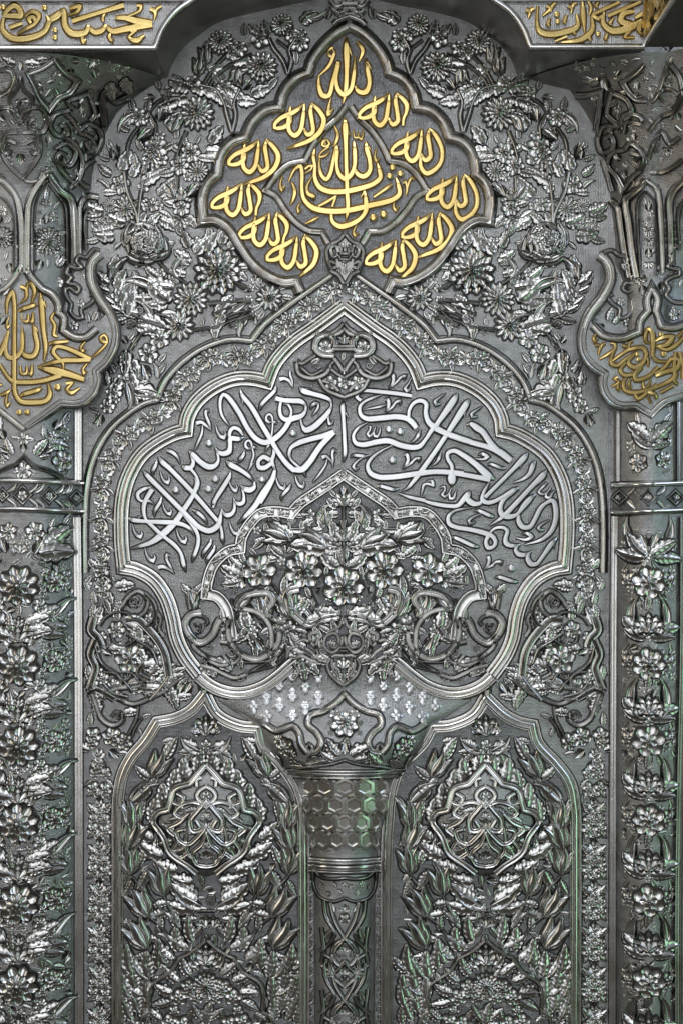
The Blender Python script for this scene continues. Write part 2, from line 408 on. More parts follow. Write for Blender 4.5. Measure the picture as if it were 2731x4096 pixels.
def put(code, x, y, size, ang=0.0, parent=None, base=0.0, surf=None, label=None, hs=1.0, name=None, sx=1.0):
    """x,y drawing position; size = radius of the round ones, length of the long ones; ang in degrees, 0 = right, 90 = up"""
    nm, me = LIB[code]
    if code in ('leaf', 'leafr', 'serr', 'serrr', 'scythe', 'scyther', 'bud', 'tulip', 'lotus', 'palm'):
        PLACED.append((x + .5 * size * math.cos(math.radians(ang)), y - .5 * size * math.sin(math.radians(ang)), size * .42))
    else: PLACED.append((x, y, size * .9))
    o = bpy.data.objects.new(name or nm, me); COL.objects.link(o)
    h = surf(x, y) if surf else base
    k = (D - h) / D * U * size / 100.0
    s = min(1.35, max(.75, 1.0))
    R = Matrix.Rotation(-math.radians(ang), 4, 'Y')
    if surf:
        e = 14.0; hx = (surf(x + e, y) - surf(x - e, y)) / (2 * e); hy = (surf(x, y + e) - surf(x, y - e)) / (2 * e)
        n = Vector((-max(-1.5, min(1.5, hx)), -1, max(-1.2, min(1.2, hy)))).normalized()
        n = Vector((-n.x if False else n.x, n.y, n.z))
        R = Vector((0, -1, 0)).rotation_difference(n).to_matrix().to_4x4() @ R
    o.parent = parent
    o.location = Vector(Wp(x, y, h)) - (wloc(parent) if parent else Vector((0, 0, 0)))
    o.rotation_euler = R.to_euler(); o.scale = (k * sx, k * hs, k)
    if label: o['label'] = label
    return o
def puts(fr, s, parent, base=0.0, surf=None, mirror=False, hs=1.0, shift=(0, 0)):
    """'code,x,y,size[,ang]' items in a frame's units"""
    ox, oy, k = FR[fr]
    for t in s.split():
        q = t.split(','); c = q[0]; x = ox + float(q[1]) / k + shift[0]; y = oy + float(q[2]) / k + shift[1]; r = float(q[3]) / k
        a = float(q[4]) if len(q) > 4 else random.uniform(0, 60)
        if mirror:
            x = 2 * axis(y) - x; a = 180 - a
            c = {'leaf': 'leafr', 'leafr': 'leaf', 'serr': 'serrr', 'serrr': 'serr', 'scythe': 'scyther', 'scyther': 'scythe', 'curl': 'curlr', 'curlr': 'curl'}.get(c, c)
        put(c, x, y, r, a, parent, base, surf, hs=hs)

def scatter(parent, x0, x1, y0, y1, test, codes, gap=3.0, tries=1500, base=2, surf=None, hs=1.0, seed=3, sizes=(13, 26), limit=200):
    """fills the gaps between the placed pieces with small leaves, buds and blossoms"""
    rnd = random.Random(seed); near = [p for p in PLACED if x0 - 120 < p[0] < x1 + 120 and y0 - 120 < p[1] < y1 + 120]; n = 0
    for _ in range(tries):
        x = rnd.uniform(x0, x1); y = rnd.uniform(y0, y1); r = rnd.uniform(*sizes)
        if test and not test(x, y): continue
        ok = True
        for (a, b, q) in near:
            if (a - x) ** 2 + (b - y) ** 2 < (q + r * .8 + gap) ** 2: ok = False; break
        if not ok: continue
        c = rnd.choice(codes); L = r
        if c not in ('five', 'berry', 'curl', 'curlr', 'six'):
            L = r * 2.1; a = rnd.uniform(0, 360); put(c, x - .5 * L * math.cos(math.radians(a)), y + .5 * L * math.sin(math.radians(a)), L, a, parent, base, surf, hs=hs)
        else: put(c, x, y, r, rnd.uniform(0, 360), parent, base, surf, hs=hs)
        near.append((x, y, r * .9)); n += 1
        if n >= limit: break
# ================================================================== THE BACK PLATE AND THE BIG SURFACES
def sheet(name, xs, ys, f, mat, parent=None, kind=None, world=False):
    mb = MB(); rows = []
    for y in ys:
        row = []
        for x in xs: row.append(((x - CX) * U, -f(x, y) * U, (CY - y) * U) if world else Wp(x, y, f(x, y)))
        rows.append(row)
    mb.grid(rows)
    o = link(name, origin_mesh(name, mb, mat, angle=40), parent, OR[0])
    if kind: o['kind'] = kind
    return o
def lin(a, b, n): return [a + (b - a) * i / n for i in range(n + 1)]
back = sheet('back_wall', lin(-250, 2980, 34), lin(-350, 4450, 50), lambda x, y: 0.0, 'ground', kind='structure')

# side columns: height over the plate as a function of the true lateral position
LT = [(200, 700), (314, 655), (383, 548), (446, 472), (548, 415), (612, 389), (701, 370), (829, 358), (1000, 330), (1200, 318), (4500, 318)]
LH = [(200, 360), (314, 345), (450, 290), (600, 215), (760, 150), (1000, 120), (4500, 110)]
RTb = [(200, 2060), (314, 2107), (338, 2177), (357, 2273), (446, 2337), (529, 2381), (612, 2400), (701, 2426), (797, 2439), (957, 2458), (1200, 2450), (4500, 2448)]
def ip(T, v): return float(np.interp(v, [t[0] for t in T], [t[1] for t in T]))
def f_left(X, Y):
    R = ip(LT, Y); H = ip(LH, Y); x0 = 82.0
    a = (X - x0) / max(60, (R - x0)) if X > x0 else (x0 - X) / 330.0
    a = min(1, max(0, a)); return H * max(0.0, 1 - a ** 2.6)
def f_right(X, Y):
    R = ip(RTb, Y); H = ip(LH, Y); x1 = 2590.0
    up = min(1, max(0, (1150 - Y) / 350))
    if X < x1:
        a = min(1, max(0, (x1 - X) / max(60, (x1 - R)))); return H * max(0.0, 1 - a ** 2.2)
    return H + (X - x1) * (0.75 * up - 0.35 * (1 - up)) + 0.0
def app(f):
    def g(x, y):
        h = 60.0
        for _ in range(7):
            k = (D - h) / D; h = .5 * h + .5 * f(CX + (x - CX) * k, CY + (y - CY) * k)
        return h
    return g
SL, SR = app(f_left), app(f_right)

# ================================================================== CORNICE
SOF = 314.0    # true level of the soffit (apparent at plate)
HC = 400.0
def cor(x, y): return ((x - CX) * (D - HC) / D + CX, (y - CY) * (D - HC) / D + CY)   # apparent on the front face -> true
arch_f = [(-260, 188), (620, 190)]
archL = [(620, 190), (650, 115), (700, 48), (760, 4), (830, -45), (960, -85), (1119, -118), (1300, -160), (1376, -180)]
aL = smooth([[list(p) for p in archL]], 14)[:, :2]
frontL = [(-330, 190)] + [tuple(p) for p in aL]
frontR = [(2752 - x, y) for (x, y) in frontL]
frontR = [(x - 12 if x < 2700 else x, y - 4) for (x, y) in frontR]; frontR[0] = (2576, 186)
cornice = thing('cornice', 'deep overhanging silver cornice with gilded script above the scalloped arch', 'cornice', 1376, 0, HC)
def band_face(line, top, name):
    mb = MB(); rows = []
    for (x, y) in line: rows.append([Wp(x, y, HC), Wp(x, top, HC)])
    mb.grid(rows); return link(name, origin_mesh(name, mb, 'ground'), cornice, OR[0])
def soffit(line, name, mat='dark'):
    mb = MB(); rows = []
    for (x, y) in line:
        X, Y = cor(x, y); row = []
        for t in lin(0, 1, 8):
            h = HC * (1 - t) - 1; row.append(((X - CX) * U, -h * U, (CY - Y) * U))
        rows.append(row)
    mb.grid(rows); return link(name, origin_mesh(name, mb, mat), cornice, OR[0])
for nm, ln in (('L', frontL), ('R', frontR)):
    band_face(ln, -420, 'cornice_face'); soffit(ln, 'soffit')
    s = np.array([list(p) for p in ln]); 
    mb = MB(); sweep(mb, s, 'round', 24, 27, HC - 3)
    link('edge_moulding', origin_mesh('edge_moulding', mb, 'bar'), cornice, OR[0])
    t = np.array([[-330, 3], [770, 3]] if nm == 'L' else [[1966, 3], [2576, 3]], float)
    mb = MB(); sweep(mb, t, 'round', 16, 12, HC - 3); link('top_moulding', origin_mesh('top_moulding', mb, 'iron'), cornice, OR[0])
# return of the cornice on the right, running towards the viewer
X0, Y0 = cor(2576, 186)
mb = MB(); rows = []
for t in lin(0, 1, 10):
    h = HC + 1100 * t
    rows.append([((X0 - CX) * U, -h * U, (CY - Y0) * U), ((X0 - CX) * U, -h * U, (CY - Y0 + 800) * U)])
mb.grid(rows); link('cornice_return', origin_mesh('cornice_return', mb, 'ground'), cornice, OR[0])
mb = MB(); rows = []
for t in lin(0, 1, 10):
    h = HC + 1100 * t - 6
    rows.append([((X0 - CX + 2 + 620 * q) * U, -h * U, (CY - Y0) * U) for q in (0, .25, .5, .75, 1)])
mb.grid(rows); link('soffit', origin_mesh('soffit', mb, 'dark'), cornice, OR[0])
# rounded rim and gilded letters on the return (its face looks left)
def ret(h, dz, out=0): return ((X0 - CX - out) * U, -h * U, (CY - Y0 + dz) * U)
mb = MB(); rows = []
for t in lin(0, 1, 10):
    h = HC + 1100 * t
    rows.append([ret(h, 12 * math.sin(a) + 6, 12 * math.cos(a)) for a in lin(-1.7, 1.7, 8)])
mb.grid(rows); link('edge_moulding', origin_mesh('edge_moulding', mb, 'bar'), cornice, OR[0])
def ret_stroke(P, wd):
    mb = MB(); L = smooth([[list(p) for p in P]], 12)
    rows = []
    for i in range(len(L)):
        a = L[max(0, i - 1)]; b = L[min(len(L) - 1, i + 1)]; d = (b - a)[:2]; d = d / (np.hypot(*d) or 1); n = (-d[1], d[0])
        rows.append([ret(L[i, 0] + n[0] * u * wd, L[i, 1] + n[1] * u * wd, z) for (u, z) in ((-.5, 0), (-.5, 10), (-.3, 14), (.3, 14), (.5, 10), (.5, 0))])
    mb.grid(rows); link('gilded_letter', origin_mesh('gilded_letter', mb, 'gold'), cornice, OR[0])
for P, wd in (([(430, 60), (470, 150), (560, 170), (650, 90), (700, 40)], 30), ([(450, 30), (560, 70), (640, 180), (720, 190)], 26),
              ([(720, 30), (760, 120), (840, 170), (930, 100), (1000, 60)], 30), ([(520, 30), (560, 40)], 26), ([(760, 30), (800, 36)], 22), ([(640, 30), (700, 20), (760, 70)], 22),
              ([(500, 110), (600, 130), (640, 60)], 22)):
    ret_stroke(P, wd)
def gilded(fr, items, base=HC, prof='flat', hgt=13, parent=cornice, name='gilded_letter', mat='gold', wscale=1.08, shift=(0, 0)):
    for s in items: stroke(name, fr, s, prof, hgt, parent, mat, base=base, wscale=wscale, shift=shift, step=7)
V = ["20,90,12 15,150,20 60,195,26 150,195,28 230,160,24 260,100,22 310,60,14", "255,125,6 262,105,20 300,85,18 320,50,12", "20,82,14 40,50,22 75,30,24 102,50,24 108,80,26 70,82,24 20,80,20",
     "185,122,14 172,88,18 148,95,18 160,118,14", "130,85,10 165,60,16 200,78,20 180,120,16 140,145,16 90,176,4", "300,70,8 325,55,20 335,130,26 370,172,30 440,165,26 455,128,12",
     "455,140,14 485,165,24 525,155,24 545,125,10", "545,135,14 575,160,24 640,150,28 780,122,34", "590,92,14 640,92,24 700,108,32 780,122,30", "370,108,22 500,68,18 635,27,24", "350,78,8 395,60,16 410,32,18 355,45,14",
     "48,142,18 115,118,14", "702,28,14 722,30,14 718,52,12 640,90,6", "770,45,18 795,60,16 790,102,4", "795,72,8 805,45,12 828,30,12", "440,160,4 422,192,14 430,216,14 440,200,6", "578,155,4 560,190,14 575,206,14 582,195,5",
     "545,60,4 527,90,12 530,110,12", "670,160,12 700,150,12 662,190,12 700,208,24 742,180,6", "240,80,6 250,100,14 252,125,18"]
gilded('V', V)
for x, y, r in ((15, 35, 16), (228, 38, 16), (282, 152, 15), (282, 190, 15)): dot('gilded_dot', 'V', x, y, r, 13, cornice, 'gold', HC)
O = ["150,30,4 150,130,14 165,162,26 220,176,28 300,162,26 355,135,20 350,70,6", "380,5,8 385,80,22 392,168,3", "410,5,12 425,40,12 415,78,3", "272,216,8 380,200,22 432,150,20 432,82,12 462,96,20 480,78,10",
     "430,76,14 570,10,14", "510,82,16 680,8,14", "490,60,10 488,120,22 535,158,30 620,142,32 685,108,26", "645,58,16 590,70,26 578,105,28 640,132,32", "650,92,12 690,70,20", "680,110,22 670,150,22 692,186,6",
     "240,210,8 300,186,12", "90,50,16 110,60,14 102,92,3", "110,66,6 118,50,12 134,42,12", "195,30,14 215,42,14 175,82,3", "218,60,6 225,30,12 242,14,12", "305,30,14 325,42,12 320,70,3", "322,50,6 335,20,12 350,14,10",
     "215,90,4 204,125,14 212,136,10", "300,75,4 288,112,14 296,120,10", "340,130,4 338,170,12 348,176,8", "430,140,4 415,195,14 424,208,10", "510,165,4 500,200,14 510,206,8", "600,166,10 622,160,10 596,188,12 648,192,6", "465,5,4 450,30,12 460,38,8",
     "540,90,4 522,122,14 532,130,8"]
gilded('O', O)
for x, y, r in ((250, 72, 16), (255, 108, 14), (462, 172, 14)): dot('gilded_dot', 'O', x, y, r, 13, cornice, 'gold', HC)

# ================================================================== THE LARGE FRAMES
F1 = "1376,1222 1304,1276 1246,1318 1183,1362 1132,1410 1093,1463 1068,1526 | 1020,1515 971,1512 928,1518 880,1536 828,1568 780,1615 751,1672 744,1722 | 700,1733 638,1764 574,1812 536,1864 505,1935 488,2020 486,2157 496,2269 | 542,2278 612,2317 663,2387 689,2463 708,2553 740,2623 797,2700"
F1b = "797,2706 835,2738 890,2764 965,2774 1050,2750 1115,2706 1165,2662 1195,2640"
F2 = "1329,1098 1195,1190 1119,1246 1055,1300 1007,1362 | 928,1356 862,1370 790,1403 714,1461 657,1532 631,1598 | 574,1614 510,1655 446,1712 395,1790 362,1880 346,1980 340,2119 342,2291"
F3 = "1399,103 1342,135 1285,190 1248,245 1234,290 | 1183,313 1138,365 1119,427 | 1064,440 1012,485 982,548 | 928,568 885,619 870,695 | 834,727 808,795 813,882 | 860,880 912,914 960,988 1007,1053 1065,1100 1135,1128 1184,1124 | 1202,1168"
F4 = "1383,424 1346,474 1297,520 1253,578 1218,644 | 1157,657 1106,700 1062,762 | 1102,785 1138,838 1183,890 1234,922 1288,928 | 1312,975"
frame_main = thing('lobed_frame', 'wide burnished lobed frame around the silver calligraphy, pointed at top', 'frame', 1376, 1222)
for m in (False, True): 
    stroke('frame_arm', 'S', F1, 'big', 32, frame_main, 'bar', w=60, mirror=m, flip=m)
    stroke('bowl_moulding', 'S', F1b, 'big', 44, frame_main, 'bar', w=52, mirror=m, flip=m, base=12)
rim = thing('arch_rim', 'slim double-ridged outer rim of the pointed arch, under the keystone shield', 'rim', 1376, 1098)
for m in (False, True): stroke('rim_arm', 'S', F2, 'twin', 20, rim, 'bar', w=30, mirror=m, flip=m)
med = thing('calligraphy_medallion', 'large pointed medallion ringed with gilded words, high in the niche', 'medallion', 1383, 760)
half = smooth(pts('S', F3), 14); other = np.array([mir(p) for p in half])[::-1]
fill('medallion_field', np.vstack([half, other])[:, :2], 4, 'darkground', med)
for m in (False, True):
    stroke('outer_frame', 'S', F3, 'twin', 26, med, 'iron', w=50, mirror=m, flip=m)
    stroke('inner_frame', 'S', F4, 'twin', 16, med, 'iron', w=34, mirror=m)

# gilded names in the medallion: one word in several versions
LP = ["600,905,8 583,1000,32 592,1078,34 630,1108,38 668,1072,34 690,960,30 697,880,6", "690,1055,16 722,1102,34 757,1080,34 752,1000,32 742,930,32 755,872,8"]
LHa = ["700,880,6 640,928,32 590,955,38 525,985,32 484,1028,26 484,1050,24 545,1050,34 588,1018,36 600,970,20", "598,898,4 590,940,16 592,990,22"]
LHb = ["748,430,4 700,470,24 600,500,0"]
TAIL = {'short': ["748,880,16 790,915,32 836,990,38 815,1080,36 765,1130,26 698,1184,4"],
        'link': ["748,880,16 790,915,32 822,960,36 820,1010,26 800,1060,20 796,1110,18"],
        'sweep': ["748,880,16 790,915,32 836,990,38 815,1070,38 740,1140,34 640,1180,24 570,1205,4"],
        'bowl': ["690,1060,20 692,1150,30 730,1196,36 790,1170,32 835,1110,30 840,1020,30 790,915,30 752,876,8"]}
rx = lambda s, dx, dy: ' '.join(t if t == '|' else ','.join(str(v) for v in (float(t.split(',')[0]) + dx, float(t.split(',')[1]) + dy, float(t.split(',')[2]))) for t in s.split())
def word(cx, cy, tail, sc=1.0, rot=0):
    FR['W'] = (cx - 660 / 1.792 * sc, cy - 1000 / 1.792 * sc, 1.792 / sc)
    for s in LP + LHa + TAIL[tail]: stroke('gilded_letter', 'W', s, 'flat', 15, med, 'gold', base=4, step=7)
for cx, cy, t in ((1168, 1010, 'short'), (1057, 920, 'link'), (948, 800, 'link'), (1015, 628, 'sweep'), (1197, 482, 'sweep'),
                  (1535, 441, 'link'), (1665, 584, 'bowl'), (1805, 768, 'bowl'), (1707, 919, 'sweep'), (1562, 1025, 'short')): word(cx, cy, t)
T = ["423,38,4 426,110,36 427,250,28 420,370,26 406,438,3", "438,105,18 457,152,3", "345,103,14 322,122,12 325,150,20 350,160,16 354,130,14 338,103,10", "354,140,20 325,210,20 264,272,6", "262,270,6 262,330,22 285,390,34 320,392,30 348,300,26 378,190,24",
     "378,180,8 378,200,22 365,290,22 377,355,30 410,385,34 448,360,28 468,280,26 477,155,6", "475,335,16 500,368,30 540,370,34 562,320,28 552,240,26 540,168,6", "548,190,16 574,235,3", "488,68,12 522,120,24 500,188,4", "335,400,4 322,460,16 320,500,26 350,468,6"]
for s in T: stroke('gilded_letter', 'T', s, 'flat', 15, med, 'gold', base=4, step=7)
Z = ["780,52,6 785,140,62 790,330,45 795,560,42 800,700,45 805,850,45 812,960,45 805,1060,32 793,1130,4", "812,200,22 845,245,3", "875,300,8 883,400,45 880,560,42 840,655,55 780,692,55 720,640,48 697,540,35 700,400,45 698,340,14",
     "690,350,26 662,500,38 630,640,45 590,698,45 542,660,42 515,560,26 520,468,8", "878,570,18 915,645,50 980,668,55 1040,610,50 1040,500,45 1010,380,50 1000,298,8", "1030,350,20 1056,400,3",
     "1120,528,6 1140,600,42 1150,680,50 1080,745,52 950,790,58 780,825,60 620,825,60 520,780,58 470,680,45 470,560,34 455,460,38 470,373,5", "1315,678,6 1340,760,42 1350,850,50 1280,910,55 1050,970,60 800,1025,62 600,1030,62 440,990,60 355,900,45 335,800,38 335,620,42 318,560,42 260,592,26 195,722,5",
     "985,808,8 1000,920,48 1000,1020,52 950,1100,45 850,1165,55 730,1190,60 655,1140,42 640,1060,30", "505,980,18 600,930,28 690,872,24", "945,890,4 985,820,22", "690,870,22 650,985,22", "1275,750,18 1230,780,30 1080,885,18", "510,1092,14 460,1118,22 370,1162,10",
     "1110,373,4 1092,460,18 1112,508,28 1146,475,6", "132,662,4 107,760,20 125,808,30 157,762,6", "325,930,4 290,1000,18 300,1035,26 332,1008,6", "1300,908,6 1290,990,22 1315,1022,26 1340,982,6", "912,1158,4 872,1250,18 890,1285,26 922,1255,6",
     "228,728,10 260,820,34 245,900,28 212,966,4", "445,663,4 385,780,24 402,850,38 455,880,42 455,922,4", "672,138,6 708,225,28 690,310,28 652,362,6", "600,285,20 560,300,28 548,340,22 590,355,20 622,325,22 600,285,18", "578,310,8 580,350,8", "615,355,18 530,425,12 518,462,18 590,445,16 627,400,4",
     "870,182,6 885,262,16 915,262,18 925,200,8", "922,250,12 950,278,18 970,235,12 965,180,4", "365,592,22 410,558,22 442,556,22 430,592,16 362,636,4", "1385,740,26 1412,725,22 1430,790,22 1415,872,4", "1430,825,6 1452,720,18 1480,685,18 1512,702,10"]
for s in Z: stroke('gilded_letter', 'Z', s, 'flat', 15, med, 'gold', base=4, step=7)
for x, y, r in ((1278, 575, 38), (1248, 663, 38), (1360, 638, 38), (1077, 1097, 43), (1184, 1063, 43)): dot('gilded_dot', 'Z', x, y, r, 15, med, 'gold', 4)

# ================================================================== SILVER INSCRIPTION
insL = thing('inscription', 'silver script filling the left lobes of the lobed frame', 'inscription', 900, 1900)
insR = thing('inscription', 'silver script with warm tint filling the right lobes of the lobed frame', 'inscription', 1800, 1900)
SL1 = ["235,258,8 275,312,55 480,520,62 720,760,66 860,900,66 930,965,70 1050,1015,76 1130,985,80 1180,930,70 1200,850,48 1216,735,5", "425,78,8 470,150,66 560,230,62 850,530,64 1165,890,52", "540,190,36 628,198,3",
       "880,350,20 905,410,50 870,540,60 720,780,75 620,920,85 460,1070,95 330,1160,68 160,1215,36 62,1242,3", "330,465,20 240,490,44 165,545,48 168,600,46 210,640,32 300,638,32 380,690,3", "345,495,66 290,580,62 245,680,60 240,790,48 275,890,40 340,950,50 440,1045,55 500,1095,50 620,1190,58 700,1290,46 740,1440,52 768,1538,3",
       "38,845,8 90,875,54 250,895,50 450,905,62 640,915,66 760,950,52 840,1010,32 878,1088,3", "170,850,36 226,818,3", "740,810,40 850,940,58 920,1080,48 915,1200,52 870,1330,42 838,1418,3", "1195,930,36 1220,1040,38 1225,1120,40 1242,1192,3",
       "402,125,5 392,180,40 350,270,36 355,332,3", "462,585,5 450,640,38 378,770,36 373,848,3", "1330,268,5 1315,330,48 1110,680,38 1110,738,3", "1082,1108,4 1078,1160,36 985,1300,34 978,1366,3", "1130,1188,4 1122,1240,36 1035,1380,36 1030,1438,3", "1502,3,5 1492,60,40 1440,130,36 1440,168,4",
       "527,5,36 600,30,45 660,90,32 696,182,4", "848,745,8 900,775,40 970,830,42 1010,880,32 1040,946,3", "572,1325,16 535,1312,40 525,1370,32 570,1460,30 620,1560,5", "418,1475,50 470,1462,50 540,1490,30 612,1540,10"]
hook = [(0, 0, 4), (20, 80, 22), (58, 138, 38), (95, 152, 40), (115, 118, 22), (103, 72, 5)]
def hooks(fr, lst, par):
    for (x, y, s, *m) in lst:
        stroke('vowel_mark', fr, ' '.join('%f,%f,%f' % (x + a * s, y + b * s, w * s) for a, b, w in hook), 'flat', 15, par, 'letter', step=7)
for s in SL1: stroke('letter', 'L1', s, 'flat', 17, insL, 'letter', step=7)
hooks('L1', [(445, 258, 1), (475, 660, .95), (97, 932, 1.05), (252, 1225, 1.1), (650, 993, 1.08), (1312, 895, 1.05), (1308, 370, .9)], insL)
for x, y, r in ((638, 502, 53), (1138, 365, 52), (1050, 492, 53)): dot('letter_dot', 'L1', x, y, r, 16, insL, 'letter')
SL2 = ["870,780,6 800,802,60 700,800,66 695,880,56 680,960,76 600,990,66 535,955,40 510,903,4", "530,950,26 545,1080,40 500,1140,66 430,1155,80 330,1100,76 220,990,62 172,942,6", "205,1010,30 232,1100,50 205,1160,62 130,1165,66 84,1133,8", "200,1180,40 262,1255,36 292,1350,48 270,1430,60",
       "690,645,5 640,580,26 590,500,34 568,390,38 578,290,44 608,245,46 660,270,62 800,460,68 920,680,68 1020,800,74 1120,848,75 1200,830,80 1300,760,75 1380,670,70 1440,570,70", "818,178,6 850,260,52 960,400,66 1100,640,68 1190,790,70 1290,960,66 1400,1110,70 1500,1200,78", "848,290,26 858,388,3",
       "858,755,30 800,680,48 730,665,50 690,720,50 690,790,36", "1225,590,18 1180,592,32 1150,570,34 1148,520,26 1185,490,26 1218,520,26 1228,590,20 1222,700,22 1208,790,24", "1210,590,22 1255,592,32 1288,622,5", "965,920,18 920,922,32 892,900,34 888,850,26 925,820,26 958,850,26 970,915,20 990,1000,24 960,1100,22 914,1218,3", "950,915,22 1000,905,32 1042,930,5",
       "875,948,5 862,1000,40 822,1070,33 812,1112,3", "1272,130,6 1255,190,44 1085,375,40 1065,452,4", "638,1068,5 700,1125,72 820,1190,62 930,1270,48 985,1338,16", "720,1085,26 802,1108,3", "1000,1345,12 998,1400,52 950,1440,74 870,1420,50 823,1382,5",
       "1190,1065,62 1110,1028,62 1045,1090,50 1060,1160,62 1125,1165,66 1215,1105,56", "1240,930,30 1240,1000,46 1215,1080,56 1245,1160,34 1262,1230,22 1230,1300,62 1150,1450,80 1060,1600,82", "440,445,18 395,452,38 390,500,34 430,600,34 462,715,4", "272,605,52 330,590,42 400,640,34 455,690,14", "350,630,12 340,730,28 290,850,26 242,960,3"]
for s in SL2: stroke('letter', 'L2', s, 'flat', 17, insL, 'letter', step=7)
hooks('L2', [(512, 620, 1.1)], insL)
for x, y, r in ((428, 857, 51), (508, 1307, 53), (420, 1432, 53), (1093, 1312, 46), (1480, 730, 49)): dot('letter_dot', 'L2', x, y, r, 16, insL, 'letter')
SL3 = ["605,380,40 590,480,50 612,580,60 680,625,74 800,600,90 900,565,70 950,490,38 950,425,34 890,370,75 760,360,75 630,350,70 535,325,72", "600,318,34 678,297,3", "640,405,14 700,412,34 745,470,36 752,540,34 730,600,40", "862,165,8 915,218,82 1050,262,70 1220,310,68 1290,350,46 1310,420,26 1270,515,66 1150,650,88 1040,740,90 950,768,82 900,700,38 878,600,18",
       "930,195,36 1022,182,3", "1025,490,5 1030,435,34 1090,395,50 1128,400,26 1118,465,30 1078,520,22 1030,582,3", "1287,500,14 1265,600,22 1285,682,38 1322,670,28 1338,615,5", "1345,800,92 1200,850,82 1000,900,80 850,950,76 745,1020,52 722,1110,42 748,1180,28 800,1235,34 875,1292,30", "780,1320,78 900,1318,98 1000,1220,90 1150,1000,88 1260,880,84 1345,800,72",
       "1475,358,6 1465,440,60 1475,600,52 1490,900,56 1495,1100,50 1468,1228,3", "1500,520,20 1555,616,3", "1388,1065,16 1345,1042,38 1322,1090,34 1330,1180,30 1325,1304,4", "1182,1150,58 1235,1132,42 1290,1180,30 1330,1240,14", "1250,1175,12 1230,1250,24 1130,1400,28 1042,1502,3", "905,1335,46 940,1380,28 958,1438,3", "450,970,24 430,990,28 377,1077,3",
       "735,-60,20 735,0,28 768,90,22 765,205,3", "588,60,66 650,48,46 720,80,40 762,150,26", "535,148,5 520,205,36 325,430,36 308,500,4"]
for s in SL3: stroke('letter', 'L3', s, 'flat', 17, insL, 'letter', step=7)
SL4 = ["590,270,16 582,350,58 520,390,76 440,372,50 392,314,5", "415,365,22 440,470,40 430,555,58 380,580,62 320,552,40 292,483,4", "305,540,22 310,640,44 275,712,60 210,738,68 155,705,38 133,640,4", "870,110,48 840,220,72 700,440,90 600,600,84 480,730,60 343,867,3", "1090,288,4 1075,340,40 970,470,36 957,542,3", "255,125,4 250,170,34 60,500,40 10,630,34", "560,10,20 520,80,16 492,132,4"]
for s in SL4: stroke('letter', 'L4', s, 'flat', 17, insL, 'letter', step=7)
hooks('L4', [(1152, 172, 1.1), (885, 195, 1.12), (235, 245, 1.0)], insL)
# right half
R1 = ["195,318,48 145,275,44 168,222,44 225,197,44 400,207,52 700,240,54 835,262,44", "472,245,5 360,280,30 240,335,34 183,400,44 195,500,55 270,548,70 450,540,75 650,525,75 780,550,78 860,620,76 888,665,66", "795,540,40 803,440,44 860,350,48 950,322,56 1010,360,58 1008,480,58 1040,585,72 1110,650,90 1240,722,80 1400,780,72 1570,838,74",
      "272,600,12 160,665,34 102,760,40 130,852,58 220,876,68 400,840,75 540,828,78 700,885,78 850,910,74 930,895,66 1010,805,48 1085,690,60 1160,610,62", "1408,222,5 1370,295,76 1130,640,60", "1345,355,38 1322,470,3", "1558,297,6 1520,355,74 1280,730,64 1130,955,62 930,1235,66 850,1340,52 770,1425,28 693,1456,3", "1505,425,34 1488,540,3",
      "602,878,10 450,950,24 332,1040,38 280,1130,48 312,1228,68 420,1280,74 600,1280,74 900,1240,75 1100,1215,70 1300,1220,72 1480,1238,70", "940,678,5 922,740,38 870,815,24 806,853,3", "1200,960,5 1180,1030,38 1135,1100,24 1068,1148,3", "60,1028,6 105,1008,34 260,1018,34 297,1006,6", "230,1030,10 150,1082,24 102,1150,34 130,1182,34 176,1152,6",
      "392,1395,5 430,1392,36 620,1438,36 677,1424,4", "945,1535,4 965,1450,24 985,1375,32 1040,1365,30 1095,1380,40 1085,1330,34 1003,1338,4", "655,1478,4 800,1530,38 1000,1575,50", "280,642,6 312,645,22 308,690,20 278,740,28 300,768,30 350,725,22 382,640,6", "358,720,20 365,765,28 400,772,30 432,715,20 440,640,4",
      "490,312,20 530,308,42 545,360,44 528,430,34 493,490,3", "530,450,16 590,400,28 640,335,28 682,325,38 690,382,6", "520,370,8 440,395,24 220,437,3", "733,1000,26 770,1000,46 788,1060,40 760,1130,34 710,1192,3", "765,1150,12 830,1100,30 880,1050,28 925,1050,42 922,1105,5", "555,-15,28 595,0,46 602,70,40 580,130,34 533,173,3",
      "580,150,12 650,80,28 700,25,28 745,18,42 735,68,5", "832,30,4 790,110,20 748,170,34 770,198,40 810,172,28 822,130,5", "1258,225,4 1190,275,20 1122,335,36 1140,372,38 1202,352,6"]
for s in R1: stroke('letter', 'R1', s, 'flat', 17, insR, 'letter', step=7)
for x, y, r in ((549, 683, 52), (690, 710, 52), (592, 1067, 54)): dot('letter_dot', 'R1', x, y, r, 16, insR, 'letter')
R2 = ["330,670,70 600,755,80 900,840,84 1040,905,104 1190,1020,92", "565,520,6 640,512,66 710,560,100 790,615,88 900,770,88 1000,880,90", "400,1195,70 600,1228,76 900,1285,80", "962,1278,20 870,1225,104 700,1070,90 520,940,80 400,882,66 312,915,58 312,1000,56 362,1080,58 375,1170,50", "367,1150,40 367,1240,118 367,1300,118 365,1392,4",
      "1428,905,6 1385,965,76 1200,1160,60 830,1530,58", "1340,1055,34 1312,1146,3", "1537,1015,6 1500,1075,68 1450,1200,60 1350,1280,38 1208,1328,3", "797,258,4 720,310,24 640,372,36 652,412,40 732,398,6", "722,940,5 790,925,46 860,965,52 800,1000,30 685,990,3", "852,1080,5 905,1068,34 1080,1128,34 1128,1118,4"]
for s in R2: stroke('letter', 'R2', s, 'flat', 17, insR, 'letter', step=7)
